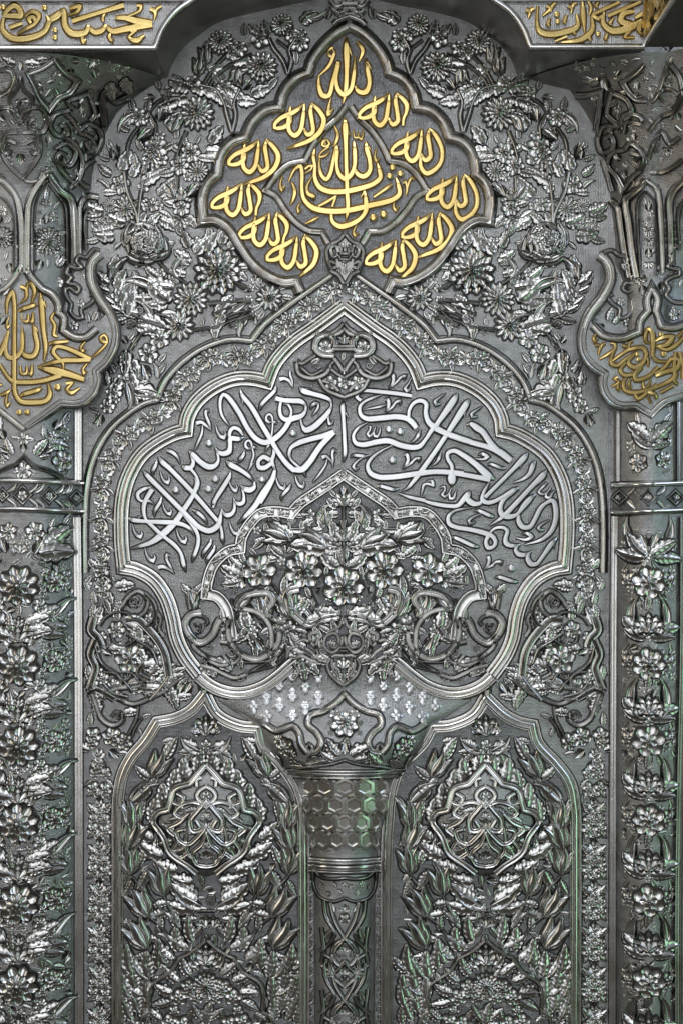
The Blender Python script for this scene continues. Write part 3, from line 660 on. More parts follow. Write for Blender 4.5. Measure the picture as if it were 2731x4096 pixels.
R3 = ["-300,440,5 -60,515,50 150,547,56 250,540,58 325,460,74 378,400,78 405,348,8", "350,430,50 385,478,84 450,518,76 530,510,46 560,470,40", "640,250,18 600,320,38 562,400,44 558,470,66 610,502,60 700,490,54 830,420,50 950,350,58 1012,318,22", "1012,320,8 930,372,58 840,440,60 785,540,58 792,640,74 860,678,78 960,668,55 1010,630,42 1070,550,70 1150,460,66 1215,402,20",
      "1365,88,6 1312,165,78 1200,275,62 840,655,60 770,712,42 638,797,3", "1300,205,34 1270,291,3", "1010,650,26 1012,740,68 1060,808,70 1150,808,58 1210,720,56 1280,580,58 1350,512,48 1440,480,58 1470,560,68 1475,700,66 1420,860,60 1300,965,44 1075,1034,3", "1368,246,14 1340,280,28 1290,330,24 1262,370,30 1310,398,30 1370,372,22 1420,305,14",
      "1365,375,20 1352,430,30 1400,440,34 1440,372,22 1480,350,4", "1410,720,4 1320,762,24 1257,822,34 1280,848,36 1342,836,5", "1038,900,4 1110,888,40 1172,930,50 1100,968,34 968,940,3", "460,565,4 320,580,24 200,612,34 130,680,48 142,768,62 230,812,60 400,840,62 600,890,70 680,925,60 722,1000,52 690,1060,44 630,1070,60 600,1000,50 640,900,56",
      "650,880,22 720,822,34 830,820,44 870,862,50 848,940,54 850,1010,68 900,1040,60 990,1040,36 1046,1020,4", "995,1040,36 972,1100,48 1010,1150,68 1080,1160,56 1176,1114,6", "1140,1140,36 1122,1200,60 1160,1270,72 1230,1275,52 1310,1180,50 1430,1010,60 1495,940,6", "1450,1010,34 1456,1096,3", "150,940,4 200,940,36 480,1055,36 526,1050,4",
      "598,1192,24 632,1190,44 640,1240,40 610,1310,30 550,1362,3", "600,1330,12 680,1290,30 730,1245,26 790,1252,42 782,1302,5", "705,1450,4 750,1436,36 960,1495,36 1014,1490,4", "448,605,5 500,602,34 680,675,38 720,676,4", "550,640,10 450,680,24 388,730,34 400,765,34 476,742,6", "15,318,4 80,302,22 88,350,20 52,400,30 80,428,30 130,400,22 168,322,10", "145,390,20 150,450,28 200,442,30 215,390,22 235,332,3"]
for s in R3: stroke('letter', 'R3', s, 'flat', 17, insR, 'letter', step=7)
dot('letter_dot', 'R3', 925, 1328, 52, 16, insR, 'letter')

# ================================================================== SIDE CARTOUCHES WITH GILDED SCRIPT
cl = thing('wall_cartouche', 'teardrop cartouche with tall gilded script on the left column', 'cartouche', 92, 1400, 120)
cr = thing('wall_cartouche', 'cartouche cut by the right edge, with small tangled gilded script', 'cartouche', 2600, 1450, 120)
def SLc(x, y): return max(SL(x, y), 70 if x > 250 else 0) + 0
CLo = "88,1056 128,1112 169,1157 | 210,1180 236,1222 233,1250 | 256,1272 252,1322 | 300,1350 344,1350 389,1315 |"
CLr = "402,1015 370,1050 366,1117 395,1187 438,1251 462,1315 459,1378 432,1436 383,1485 | 389,1525 368,1576 319,1611 242,1612 | 191,1650 96,1716"
# field sheet under the script (stands forward of the niche wall)
def field(name, line, h, mat, parent): return fill(name, line, h, mat, parent)
ln = np.vstack([smooth(pts('S', CLo.rstrip(' |')), 12), smooth(pts('S', "389,1300 438,1251 462,1315 459,1378 432,1436 383,1485 | 389,1525 368,1576 319,1611 242,1612 | 191,1650 96,1716 | 0,1640 -60,1500 -60,1300 88,1056"), 12)])
HB = 118
field('cartouche_field', ln[:, :2], HB, 'ground', cl)
stroke('inner_frame', 'S', CLo.rstrip(' |'), 'twin', 22, cl, 'bar', w=30, base=HB)
stroke('outer_frame', 'S', CLr, 'twin', 28, cl, 'bar', w=38, base=HB - 20, flip=True)
stroke('outer_frame', 'S', "88,1056 56,1112 20,1150 | -30,1180 -60,1230", 'twin', 22, cl, 'bar', w=30, base=HB)
stroke('outer_frame', 'S', "96,1716 0,1640 | -50,1611 -150,1600", 'twin', 28, cl, 'bar', w=34, base=HB - 10)
Q = ["290,128,4 300,200,30 315,400,28 330,520,26 315,622,3", "312,190,22 334,236,3", "50,282,5 55,190,22 90,122,26 105,200,26 105,400,26 105,600,28 105,760,28 112,850,28 150,905,32 230,915,34 330,900,32 360,860,30 345,773,5", "160,358,5 160,450,28 155,540,30 110,592,34 62,590,34 42,540,28 62,398,20", "58,410,18 30,500,26 0,575,30", "155,545,18 185,580,32 240,580,34 270,520,30 255,420,28 240,353,6", "252,375,18 278,408,3",
     "148,82,22 185,100,18 190,160,16 128,216,3", "185,145,10 205,65,18 222,60,22 250,110,24 228,202,4", "268,207,6 250,215,20 150,250,20 135,262,5", "155,275,8 165,330,16 200,330,16 205,280,8", "200,320,12 230,338,20 240,265,5", "145,650,8 155,705,16 190,705,16 195,655,8", "190,695,12 222,713,20 232,640,5",
     "70,290,4 50,350,14 58,375,18 76,348,6", "390,268,4 370,310,16 395,360,18 390,430,18 415,440,10", "355,496,6 380,487,20 492,475,16", "652,605,30 560,560,30 460,520,26 405,515,26 383,550,26 410,590,24 450,625,20 458,680,4", "650,607,32 560,612,30 440,615,30 270,660,6", "275,662,10 400,690,56 500,715,45 605,750,34", "440,720,34 300,760,30 180,770,30 90,760,26 30,690,20 0,640,18",
     "775,482,20 735,475,20 722,448,14 750,430,14 768,460,12 765,490,12 700,560,12 655,597,4", "612,478,4 580,522,12 595,543,20 617,530,5", "627,633,4 595,680,14 605,703,20 627,690,5", "475,778,20 520,772,14 482,820,18 510,845,24 577,808,6", "305,806,6 280,822,22 165,858,22 148,870,5", "80,820,5 60,838,16 5,862,14", "55,850,4 45,910,14 55,935,18 73,910,5", "0,785,10 18,790,6"]
for s in Q: stroke('gilded_letter', 'Q', s, 'flat', 13, cl, 'gold', base=HB, step=7)
for x, y, r in ((415, 805, 27), (140, 985, 22), (197, 983, 22)): dot('gilded_dot', 'Q', x, y, r, 13, cl, 'gold', HB)
CRo = "2394,1021 2426,1050 2439,1117 2407,1187 2356,1257 2328,1334 2334,1410 2369,1461 2417,1493 | 2411,1538 2432,1589 2475,1619 2545,1621 | 2602,1660 | 2656,1610 2760,1575"
CRi = "2369,1302 2410,1340 2484,1353 2554,1327 | 2560,1283 2590,1244 | 2585,1200 2605,1150 | 2628,1195 2622,1244 | 2643,1302 | 2690,1310 2760,1290"
ln = np.vstack([smooth(pts('S', CRi), 12), smooth(pts('S', "2760,1575 2656,1610 | 2602,1660 | 2545,1621 2475,1619 2432,1589 2411,1538 2417,1493 | 2369,1461 2334,1410 2328,1334 2356,1270"), 12)])
field('cartouche_field', ln[:, :2], HB, 'ground', cr)
stroke('outer_frame', 'S', CRo, 'twin', 28, cr, 'bar', w=40, base=HB - 20)
stroke('inner_frame', 'S', CRi, 'twin', 22, cr, 'bar', w=30, base=HB, flip=True)
N = ["640,468,24 645,350,34 630,255,32 604,240,22 580,300,28 588,352,18 622,358,8", "640,470,26 680,508,22 765,512,14", "665,342,10 720,312,26 805,308,34 760,370,34 690,388,24 760,412,26 830,380,28 900,310,20", "310,505,12 370,460,20 450,412,24 560,400,32 588,450,28 560,525,28 490,560,34 438,520,26 500,442,14", "198,492,5 280,445,20 330,402,20 325,362,16 288,362,14",
     "330,410,14 300,470,20 300,528,28 350,545,28 430,485,24 520,430,16", "555,545,18 500,600,28 500,660,32 600,640,26 690,555,20", "420,520,16 372,580,26 400,622,28 490,615,26 555,560,16", "602,478,20 605,562,4", "668,632,20 740,600,34 850,560,34 862,500,30 800,490,26 740,560,22 660,615,20", "832,428,18 820,560,30 822,640,30 750,692,24 620,742,26 480,770,30 405,740,28 400,680,24 425,640,12",
     "862,430,24 890,520,26 892,655,26", "490,770,20 520,820,22 600,765,24 680,700,20", "605,765,24 660,785,28 680,825,5", "705,772,16 812,712,18", "560,678,8 570,730,18 600,720,16 628,660,6", "600,800,16 632,862,4", "185,263,4 150,320,14 160,345,18 184,320,6", "165,375,20 200,380,18 190,458,4", "200,425,8 225,370,16 248,360,14", "390,375,20 430,392,20 442,430,8", "440,430,6 455,350,14 478,338,14",
     "460,655,4 443,710,18 472,728,6", "850,608,4 820,680,20 855,702,8", "350,640,20 325,658,14 362,680,14 298,722,4", "355,690,10 350,740,20 376,752,6", "890,260,10 850,310,18"]
for s in N: stroke('gilded_letter', 'N', s, 'flat', 13, cr, 'gold', base=HB, step=7)
for x, y, r in ((712, 285, 22), (733, 450, 26), (515, 450, 20), (523, 493, 20)): dot('gilded_dot', 'N', x, y, r, 13, cr, 'gold', HB)
# chain-like scroll fields beside the cartouches
CH = "630,165 590,155 545,205 500,195 480,225 515,265 470,270 440,260 420,300 450,330 425,360 470,370 500,395 485,425 440,395 415,400 420,450 450,500 440,540 480,585 520,580 510,530 560,500 590,470 580,435 560,435"
chs = thing('scroll_crest', 'looped chain scroll crest curling off the left cartouche tip', 'crest', 330, 1200, 60)
stroke('chain_ridge', 'E0', CH, 'round', 22, chs, 'bar', w=14, base=70)
puts('E0', 'five,545,320,22 five,510,490,26 five,470,630,30 five,325,345,50 five,370,360,34 leaf,590,600,70,75 leaf,560,610,60,110 bud,640,500,90,-70 curl,660,540,34 curl,640,580,28 leaf,470,650,40,60', chs, base=72)
fl = np.vstack([smooth(pts('S', "402,1015 366,1080 395,1187 430,1260 389,1321 344,1350 300,1345 255,1310 250,1262 275,1180 300,1100 340,1020"), 12)])
field('crest_field', fl[:, :2], 68, 'ground', chs)
chr_ = thing('scroll_crest', 'looped chain scroll crest curling off the right cartouche tip', 'crest', 2480, 1200, 60)
fr_ = np.array([[2782 - p[0], p[1] + 6] for p in fl]); field('crest_field', fr_[:, :2], 68, 'ground', chr_)
CHr = "1045,185 1120,160 1160,190 1210,200 1215,240 1185,250 1200,280 1250,245 1270,290 1240,330 1260,370 1210,360 1190,400 1230,420 1260,400 1270,440 1245,480 1250,530 1210,580 1165,580 1170,530 1120,490 1095,450 1130,430"
stroke('chain_ridge', 'F', CHr, 'round', 22, chr_, 'bar', w=14, base=70)
puts('F', 'five,1140,320,26 five,1175,480,26 five,1215,610,26 leaf,1100,600,90,80 leaf,1130,620,70,60 curl,1020,530,34 curl,1000,590,28 bud,1040,620,60,-60 five,1320,370,50 leaf,1300,420,60,-90', chr_, base=72)
CHq = "1568,60 1520,90 1550,110 1510,150 1480,190 1500,220 1470,260 1540,280 1545,310 1490,330 1460,360 1480,400 1460,440 1500,480 1568,490"
stroke('chain_ridge', 'F', CHq, 'round', 22, chr_, 'bar', w=14, base=120)
puts('F', 'five,1510,560,40 leaf,1500,540,40,80 leaf,1545,385,50,80', chr_, base=120)
# ================================================================== SIDE COLUMNS AND THEIR CAPITALS
colL = thing('left_column', 'rounded column at the left edge with a flaring arabesque capital', 'column', 92, 2048, 100)
colR = thing('right_column', 'column near the right edge with a faceted capital beside the cornice return', 'column', 2590, 2048, 100)
ysc = lin(314, 1000, 30) + lin(1000, 4600, 40)[1:]
def colsheet(f, R, sgn, x_in, x_out, name, parent):
    mb = MB(); rows = []
    for Y in ysc:
        r = ip(R, Y); row = []
        for i in range(25):
            t = i / 24; t = t ** .7
            X = r + (x_in - r) * t
            row.append(X)
        row += lin(x_in, x_out, 8)[1:]
        rows.append([((X - CX) * U, -(f(X, Y) + .6) * U, (CY - Y) * U) for X in row])
    mb.grid(rows); return link(name, origin_mesh(name, mb, 'ground', angle=60), parent, OR[0])
colsheet(f_left, LT, -1, 82.0, -300, 'shaft', colL)
colsheet(f_right, RTb, 1, 2590.0, 3000, 'shaft', colR)

def rib(fr, s, parent, surf=None, w=10, hgt=18, prof='round', mat='rel', mirror=None, base=0, name='scroll_rib', mx=None):
    if prof == 'round': w = w * 1.45; prof = 'ribbon'
    o = stroke(name, fr, s, prof, hgt, parent, mat, w=w, base=base, surf=surf, step=8)
    if mx is not None:     # also the mirror about a vertical line (given in the frame's units)
        ox, oy, k = FR[fr]
        s2 = ' '.join(t if t == '|' else '%f,%s' % (2 * mx - float(t.split(',')[0]), ','.join(t.split(',')[1:])) for t in s.split())
        stroke(name, fr, s2, prof, hgt, parent, mat, w=w, base=base, surf=surf, step=8)
    return o
# left capital (frame A, middle line x = 130)
for s, w in (("345,372 400,445 490,512 | 440,585 370,620 312,690 | 250,610 215,530 178,462 | 270,425 345,372", 17), ("130,478 150,560 205,620 180,700 | 130,770", 12), ("130,640 105,700 140,740", 10),
             ("128,770 170,690 260,680 300,750 270,830 200,810 185,770 215,745", 13), ("150,830 235,840 255,930 240,990 190,1060 | 145,1120", 13), ("165,900 215,880 245,940 215,965 190,940", 12),
             ("145,1120 180,1140 240,1130 270,1080", 10), ("440,690 350,720 320,790 360,850 430,840 410,790 380,790", 13), ("400,700 460,760 500,820 | 560,780 620,810 640,880 600,960 560,930 540,890", 13),
             ("470,690 430,640 470,620 560,590 | 580,640 600,720 570,760", 13), ("390,850 470,900 520,1000 500,1120 440,1180", 13), ("350,930 420,900 480,950 440,1040 360,1000 380,960 420,980", 13), ("350,1000 400,1080 490,1170", 13),
             ("490,830 580,870 600,930 550,960", 11), ("560,1180 500,1130 540,1040 600,1000", 11)):
    rib('A', s, colL, SL, w=w, mx=None)
for s, w in (("130,478 108,560 60,620 80,700 | 130,770", 12), ("128,770 90,690 0,680 -40,750", 13), ("110,830 35,840 10,930 30,990 80,1060 | 145,1120", 13), ("100,900 50,880 20,940 50,965 75,940", 12), ("0,440 60,440 85,470 60,560 0,600", 16)):
    rib('A', s, colL, SL, w=w)
rib('A', "650,580 640,680 660,800 | 660,585 720,640 810,610", colL, SL, w=15, mat='dark')
puts('A', 'bud,130,440,60,90 serr,100,400,90,170 serr,160,400,90,10 leaf,130,640,60,-90 bud,130,960,70,-90 palm,130,620,44,-90 serr,40,390,60,160 serr,240,380,60,20 palm,345,480,60,90 leaf,345,560,60,-60 leaf,320,560,60,-120 five,60,640,16 five,320,480,18 leaf,300,520,50,30 leaf,390,530,50,150 '
     'bud,600,480,90,110 five,540,390,26 five,610,385,24 bud,560,420,70,60 bud,680,390,70,70 leaf,740,390,60,60 five,700,440,30 five,730,410,28 five,790,430,34 leaf,840,420,60,20 leaf,880,400,60,70 serr,680,520,120,-60 serr,760,500,120,-40 leaf,560,560,70,-60 leaf,570,520,60,160 '
     'bud,510,640,60,-90 palm,520,700,40,-100 five,270,650,16 five,360,640,18 bud,305,900,60,90 five,305,960,18 five,305,1000,22 palm,310,1040,44,-90 leaf,310,870,40,90 five,250,1050,14 five,375,970,14 berry,430,760,16 palm,390,780,24 palm,220,780,24,45 palm,40,780,24,135 five,80,950,16 five,190,950,16 '
     'five,600,860,18 five,560,900,18 palm,480,1060,40,-80 five,440,1110,18 leaf,540,960,50,-80 leaf,580,880,50,-70 five,640,980,18 leaf,520,1200,50,-60 five,400,1160,16', colL, surf=SL, hs=.8)
# right capital (frame C)
for s, w in (("1320,405 1270,460 1185,520 | 1230,590 1270,625 1335,630", 16), ("1115,580 1210,630 1240,700 1160,790 | 1090,720 1100,650 1115,580", 14), ("890,600 960,600 1050,575 | 1040,680 1020,820 ", 15), ("1165,795 1060,800 1030,900 1060,960 1130,920 1110,850 1070,870", 13), ("1170,790 1200,720 1290,730 1310,760", 13),
             ("1190,840 1210,770 1300,780", 12), ("1200,940 1120,960 1090,1040 1140,1100 1190,1190 | 1240,1120 1300,1060 1320,990 1270,920 1230,900 1200,940", 13), ("1230,960 1290,980 1260,1010", 11), ("1060,1000 1090,1100 1120,1200", 12), ("1475,390 1390,620 1360,640", 14), ("1475,395 1540,480 1568,600", 14), ("1350,830 1420,740 1500,700 1568,560", 13), ("1440,640 1420,580 1480,560 1530,600", 11),
             ("1350,1000 1380,900 1430,830 1480,900 1540,860", 13), ("1360,1080 1440,1080 1500,1050 1560,1000", 12), ("1400,960 1380,900 1410,860", 11)):
    rib('C', s, colR, SR, w=w)
puts('C', 'bud,1100,560,90,110 five,1060,460,24 five,1130,400,26 five,1200,380,26 leaf,1240,380,60,20 bud,1150,470,80,60 five,960,420,36 five,1000,400,26 five,910,420,36 serr,1040,500,110,190 serr,1000,490,100,160 leaf,1000,380,60,60 leaf,900,390,60,110 palm,1160,660,46,-90 leaf,1160,700,60,-90 five,1240,660,16 bud,1280,560,60,90 '
     'palm,1260,800,30,-90 berry,1090,880,16 palm,1210,1010,40,-90 bud,1200,1060,60,-90 five,1250,1130,16 leaf,1260,1160,60,60 leaf,1160,1160,60,-60 palm,1470,920,60,-90 palm,1480,500,50,-80 five,1440,780,18 five,1390,690,18 bud,1480,320,90,100 five,1480,200,50 serr,1500,280,90,110 serr,1460,240,70,60 five,1520,120,40 leaf,1490,160,60,80 leaf,1540,260,50,60 five,1430,1000,16 palm,1400,850,24 five,1330,860,18 leaf,1320,980,50,-60', colR, surf=SR, hs=.8)
ALLC = ['leaf', 'leafr', 'serr', 'five', 'curl', 'curlr', 'berry', 'palm', 'bud']
scatter(colL, -20, 640, 225, 760, lambda x, y: y < 640 + (300 - x) * .1 and x < ip(LT, y * .93 + 120) - 22, ALLC, surf=SL, sizes=(11, 19), gap=3, limit=60)
scatter(colR, 2180, 2731, 225, 760, lambda x, y: x > ip(RTb, y * .93 + 120) + 30 and y < 700, ALLC, surf=SR, sizes=(11, 19), gap=3, limit=60)
# colonnette arches under the capitals
for s, w in (("-40,690 0,716 61,780 80,860 86,1000 86,1090", 30), ("190,690 | 140,756 116,810 110,900 108,1090", 30), ("190,690 | 240,760 284,800 296,900 298,1110", 34), ("190,728 | 155,780 141,830 139,1090", 9), ("190,728 | 228,775 262,820 270,900 271,1110", 9), ("-40,770 20,800 50,850 54,1080", 10), ("395,790 350,786 325,815 320,900 322,1060", 22), ("372,830 348,850 344,1000", 14)):
    rib('S', s, colL, SL, w=w, hgt=26, mat='bar', name='colonnette', prof='twin' if w > 14 else 'blade')
for s, w in (("2436,800 2466,830 2478,900 2492,1000 2512,1110", 24), ("2582,721 | 2530,772 2500,800 2510,900 2522,1000 2542,1110", 30), ("2582,765 | 2552,800 2546,850 2552,1000 2562,1110", 9), ("2582,721 | 2620,752 2632,800 2640,900 2648,1090", 26), ("2582,765 | 2612,800 2616,860 2622,1100", 9), ("2760,700 2700,752 2676,800 2678,900 2682,1060", 30), ("2760,780 2716,830 2712,1000", 12)):
    rib('S', s, colR, SR, w=w, hgt=26, mat='bar', name='colonnette', prof='twin' if w > 14 else 'blade')
puts('A', 'palm,290,1290,56,90 leaf,290,1250,70,90 berry,250,1330,22 leaf,340,1310,60,60 five,330,1360,34 bud,290,1400,60,90 five,265,1390,24 mum,300,1500,80 leaf,240,1440,50,130 leaf,360,1440,50,40 five,370,1390,20 leaf,240,1540,50,200 leaf,370,1550,50,-20 five,20,1320,34 mum,20,1490,70 leaf,40,1400,60,60 bud,0,1400,60,90', colL, surf=SL)
puts('E0', 'mum,300,110,84 leaf,370,60,50,30 five,350,180,24 five,250,170,24 bud,260,220,70,-110 tulip,360,260,80,60 stem_leaf,0,0,0 leaf,300,210,60,-80 leaf,30,220,60,80 mum,20,80,60 bud,60,240,60,-80 five,30,350,30 serr,20,440,60,60 berry,0,560,20 bud,10,620,60,60 palm,135,150,50,90 curl,110,190,26 curlr,165,190,26'.replace('stem_leaf,0,0,0 ', ''), colL, surf=SL)
puts('C', 'bud,1350,1320,60,90 leaf,1330,1290,50,110 berry,1350,1370,22 five,1370,1340,20 lotus,1350,1430,46,-90 lotus,1350,1500,46,-90 bud,1350,1560,60,-90 five,1330,1400,18', colR, surf=SR)
puts('F', 'lotus,1350,30,44,-90 lotus,1355,90,44,-90 bud,1350,150,60,-90 palm,1350,230,50,-90 leaf,1370,200,50,80 five,1300,340,40 bud,1310,380,70,-80 five,1420,310,26 leaf,1440,290,50,40 bud,1420,360,60,-70', colR, surf=SR)

# bands round the columns
def bandline(yl, ym, xr, xs=-60): return "%f,%f %f,%f %f,%f %f,%f" % (xs, yl + 2, 82, yl, 230, yl + (ym - yl) * .55, xr, ym)
band = thing('column_band', 'collar band with small chased cartouches round the left column', 'band', 82, 1980, 120)
for y in (1922, 2035): stroke('band_moulding', 'S', bandline(y, y + 12, 338), 'round', 30, band, 'bar', w=24, surf=SL)
def collar(parent, f, x0, x1, y0, y1, n, xs):
    mb = MB(); rows = []
    for i in range(25):
        x = x0 + (x1 - x0) * i / 24; rows.append([Wp(x, y + dy(x) , f(x, y) + 8) for y in (y0, y1)])
    mb.grid(rows); link('band_field', origin_mesh('band_field', mb, 'darkground'), parent, OR[0])
dy = lambda x: max(0, (x - 82) / 250) ** 1.4 * 12
collar(band, SL, -150, 330, 1930, 2032, 1, None)
SL8 = lambda x, y: SL(x, y) + 8
for x, r in ((12, 16), (92, 24), (198, 20), (308, 18), (-20, 20)):
    y = 1980 + dy(x)
    stroke('band_cartouche', 'S', "%f,%f %f,%f | %f,%f | %f,%f | %f,%f" % (x - r * 1.5, y, x, y - r * 1.5, x + r * 1.5, y, x, y + r * 1.5, x - r * 1.5, y), 'round', 12, band, 'rel', w=7, surf=SL8)
    put('five', x, y, r * .8, 0, band, surf=SL8); 
for x in (50, 135, 160, 240, 265, 335 - 60):
    y = 1980 + dy(x)
    for sg in (1, -1): put('scythe' if sg > 0 else 'scyther', x - 18, y + sg * 14, 48, sg * -20, band, surf=SL8, hs=.8); put('curl', x + 8, y - sg * 30, 12, 0, band, surf=SL8, hs=.8)
band2 = thing('column_band', 'collar band with chased palmettes round the right column', 'band', 2590, 1980, 120)
for y in (1939, 2048): stroke('band_moulding', 'S', "2440,%f 2589,%f 2680,%f 2800,%f" % (y + 4, y - 3, y - 6, y - 12), 'round', 30, band2, 'bar', w=24, surf=SR)
mb = MB(); mb.grid([[Wp(x, y, SR(x, y) + 8) for y in (1945, 2045)] for x in lin(2444, 2800, 20)]); link('band_field', origin_mesh('band_field', mb, 'darkground'), band2, OR[0])
SR8 = lambda x, y: SR(x, y) + 8
for x in (2475, 2590, 2700):
    stroke('band_cartouche', 'S', "%f,1990 %f,1962 | %f,1990 | %f,2018 | %f,1990" % (x - 30, x, x + 30, x, x - 30), 'round', 12, band2, 'rel', w=7, surf=SR8)
    put('palm', x, 1998, 24, 90, band2, surf=SR8)
for x in (2530, 2645, 2755):
    for sg in (1, -1): put('scythe' if sg > 0 else 'scyther', x - 22, 1990 + sg * 14, 50, sg * -20, band2, surf=SR8, hs=.8); put('curl', x + 14, 1990 - sg * 28, 13, 0, band2, surf=SR8, hs=.8)

# upright ribbed strips beside the columns
st = thing('upright_moulding', 'ribbed upright moulding along the right side of the left column', 'moulding', 312, 3000, 20)
stroke('ribbed_strip', 'S', "309,2070 314,2500 316,3200 318,4500", 'strip', 30, st, 'bar', w=34, base=0)
st2 = thing('upright_moulding', 'short ribbed moulding under the left cartouche, above the collar band', 'moulding', 312, 1780, 20)
stroke('ribbed_strip', 'S', "314,1625 314,1920", 'strip', 26, st2, 'bar', w=30)
st3 = thing('upright_moulding', 'slim upright moulding left of the flower strip at the right edge', 'moulding', 2450, 3000, 20)
stroke('ribbed_strip', 'S', "2456,2065 2452,2600 2446,4500", 'strip', 30, st3, 'bar', w=28)
stroke('ribbed_strip', 'S', "2474,1640 2474,1925", 'strip', 30, st3, 'bar', w=26, base=10)
st4 = thing('upright_moulding', 'dark upright moulding at the lower right edge', 'moulding', 2720, 3000, 110)
stroke('ribbed_strip', 'S', "2732,2065 2730,2600 2712,3500 2712,4500", 'strip', 26, st4, 'bar', w=26, surf=SR)
stroke('ribbed_strip', 'S', "2716,1600 2716,1930", 'strip', 26, st4, 'bar', w=18, surf=SR)

# column ornament: stacked rosettes
SLt = lambda x, y: SL(x, y) + 9
SRt = lambda x, y: SR(x, y) + 9
fl_l = thing('flower_strip', 'column of large rosettes between leafy tufts on the left column', 'ornament', 77, 3000, 110)
puts('G', 'six,55,510,58 six,220,510,62 leaf,130,640,80,90 palm,130,650,80,90 bud,40,640,90,110 bud,220,650,100,60 serr,250,650,200,15 serr,290,600,180,50 five,340,570,30 five,285,610,26 five,420,600,30 five,440,560,24 leaf,400,470,90,60 leaf,320,500,80,80', fl_l, surf=SL)
for i, y in enumerate((2342, 2661, 2982, 3289, 3611, 3935)):
    dx = 0
    put('rosette', 77, y, 82, i * 9, fl_l, surf=SL, hs=1.25)
    for (c, x, yy, r, a) in (('heart', 215, -16, 46, 10), ('five', 180, -52, 22, 0), ('five', 170, 24, 22, 0), ('five', 265, -40, 26, 0), ('five', 262, 0, 22, 0), ('berry', 190, 50, 18, 0), ('berry', 20, -90, 18, 0), ('berry', 130, -88, 16, 0),
                              ('serr', 115, 155, 84, 34), ('scythe', 218, 122, 95, 62), ('serr', 118, 178, 84, 14), ('serr', 180, 168, 84, 12), ('serr', 160, 128, 84, 40), ('five', 185, 118, 20, 0), ('five', 160, 78, 30, 0), ('five', 255, 165, 22, 0), ('five', 268, 140, 16, 0),
                              ('leaf', 100, 205, 84, 24), ('leaf', 170, 196, 84, 8), ('leaf', 110, 180, 70, 78), ('leaf', 48, 180, 70, 102)):
        put(c, x, y + yy, r, a + random.uniform(-5, 5), fl_l, surf=SL)
        if x - 77 > 60 and c not in ('scythe', 'serr', 'leaf'): put(c, 154 - x, y + yy, r, a, fl_l, surf=SL)
    for q in range(5):
        a = 135 + q * 26; put('five', a, y + 150 - q * 7, 15, q * 20, fl_l, surf=SLt, hs=.9)
        put('five', 150 + q * 24, y + 196 - q * 4, 12, q * 30, fl_l, surf=SLt, hs=.9)
    put('serrr', 20, y + 150, 120, 152, fl_l, surf=SL); put('leafr', 40, y + 205, 130, 156, fl_l, surf=SL)
    put('lotus', 77, y + 225, 86, 90, fl_l, surf=SL, hs=1.0); put('palm', 77, y + 165, 46, 90, fl_l, surf=SL, hs=1.3)
scatter(fl_l, -10, 285, 2120, 4110, None, ['leaf', 'leafr', 'serr', 'five', 'berry', 'bud', 'five'], surf=SL, sizes=(13, 24), gap=-5, limit=150, tries=4000)
top_l = thing('flower_tuft', 'winged palmette and blossoms under the left cartouche', 'ornament', 92, 1780, 115)
stroke('arch_rib', 'S', "-60,1925 10,1880 60,1860 | 97,1825 | 130,1860 200,1885 270,1925", 'twin', 24, top_l, 'rel', w=18, surf=SL)
puts('G', 'serr,0,30,90,150', top_l, surf=SL)
puts('E0', 'five,150,1340,40 leaf,160,1340,60,0 leaf,130,1340,60,180 bud,150,1370,60,-90 curl,120,1310,20 curlr,185,1310,20 leaf,220,1440,120,60 five,330,1330,44 bud,340,1280,80,50 leaf,280,1330,80,100 leaf,400,1250,90,70 five,400,1280,34 serr,320,1370,110,0 serr,310,1400,90,30 five,390,1480,70 five,400,1490,30 leaf,250,1460,70,20 bud,290,1430,60,40 five,420,1350,30 '
     'leaf,80,1440,110,120 bud,30,1340,80,120 serr,0,1280,80,100 five,20,1470,30 bud,60,1430,70,150', top_l, surf=SL)
puts('G', 'six,150,130,54 leaf,230,150,60,160 leaf,80,150,60,20 curl,410,145,26 leaf,60,60,60,150', top_l, surf=SL)
fl_r = thing('flower_strip', 'column of lotus and six-petal blossoms on the right column', 'ornament', 2595, 3000, 110)
for i, y in enumerate((2329, 2655, 2962, 3278, 3600, 3925)):
    put('heart' if i % 2 else 'six', 2592, y, 66, i * 13, fl_r, surf=SR, hs=1.0)
    for sg in (1, -1):
        put('five', 2592 + sg * 78, y - 10, 34, 0, fl_r, surf=SR); put('five', 2592 + sg * 50, y - 40, 20, 0, fl_r, surf=SR); put('five', 2592 + sg * 66, y + 28, 20, 0, fl_r, surf=SR); put('leaf', 2592 + sg * 96, y - 50, 40, 90 + sg * 30, fl_r, surf=SR)
        put('five', 2592 + sg * 92, y - 40, 20, 0, fl_r, surf=SR); put('berry', 2592 + sg * 100, y + 16, 14, 0, fl_r, surf=SR)
    put('leaf', 2592, y + 55, 55, -90, fl_r, surf=SR)
    yy = y + 158
    put('lotus', 2592, yy + 40, 84, 90, fl_r, surf=SR, hs=1.3); put('palm', 2592, yy + 50, 50, 90, fl_r, surf=SR, hs=1.4)
    for sg in (1, -1):
        put('scythe' if sg < 0 else 'scyther', 2592 + sg * 62, yy + 20, 110, 90 - sg * 18 if False else 90 + (-sg) * 16, fl_r, surf=SR, hs=1.1)
        put('serr', 2592 + sg * 20, yy + 50, 100, 90 - sg * 62, fl_r, surf=SR); put('five', 2592 + sg * 78, yy + 40, 24, 0, fl_r, surf=SR); put('five', 2592 + sg * 58, yy + 4, 20, 0, fl_r, surf=SR)
        put('leaf', 2592 + sg * 10, yy + 62, 90, 90 - sg * 80, fl_r, surf=SR); put('berry', 2592 + sg * 88, yy + 66, 16, 0, fl_r, surf=SR)
yy = 2160
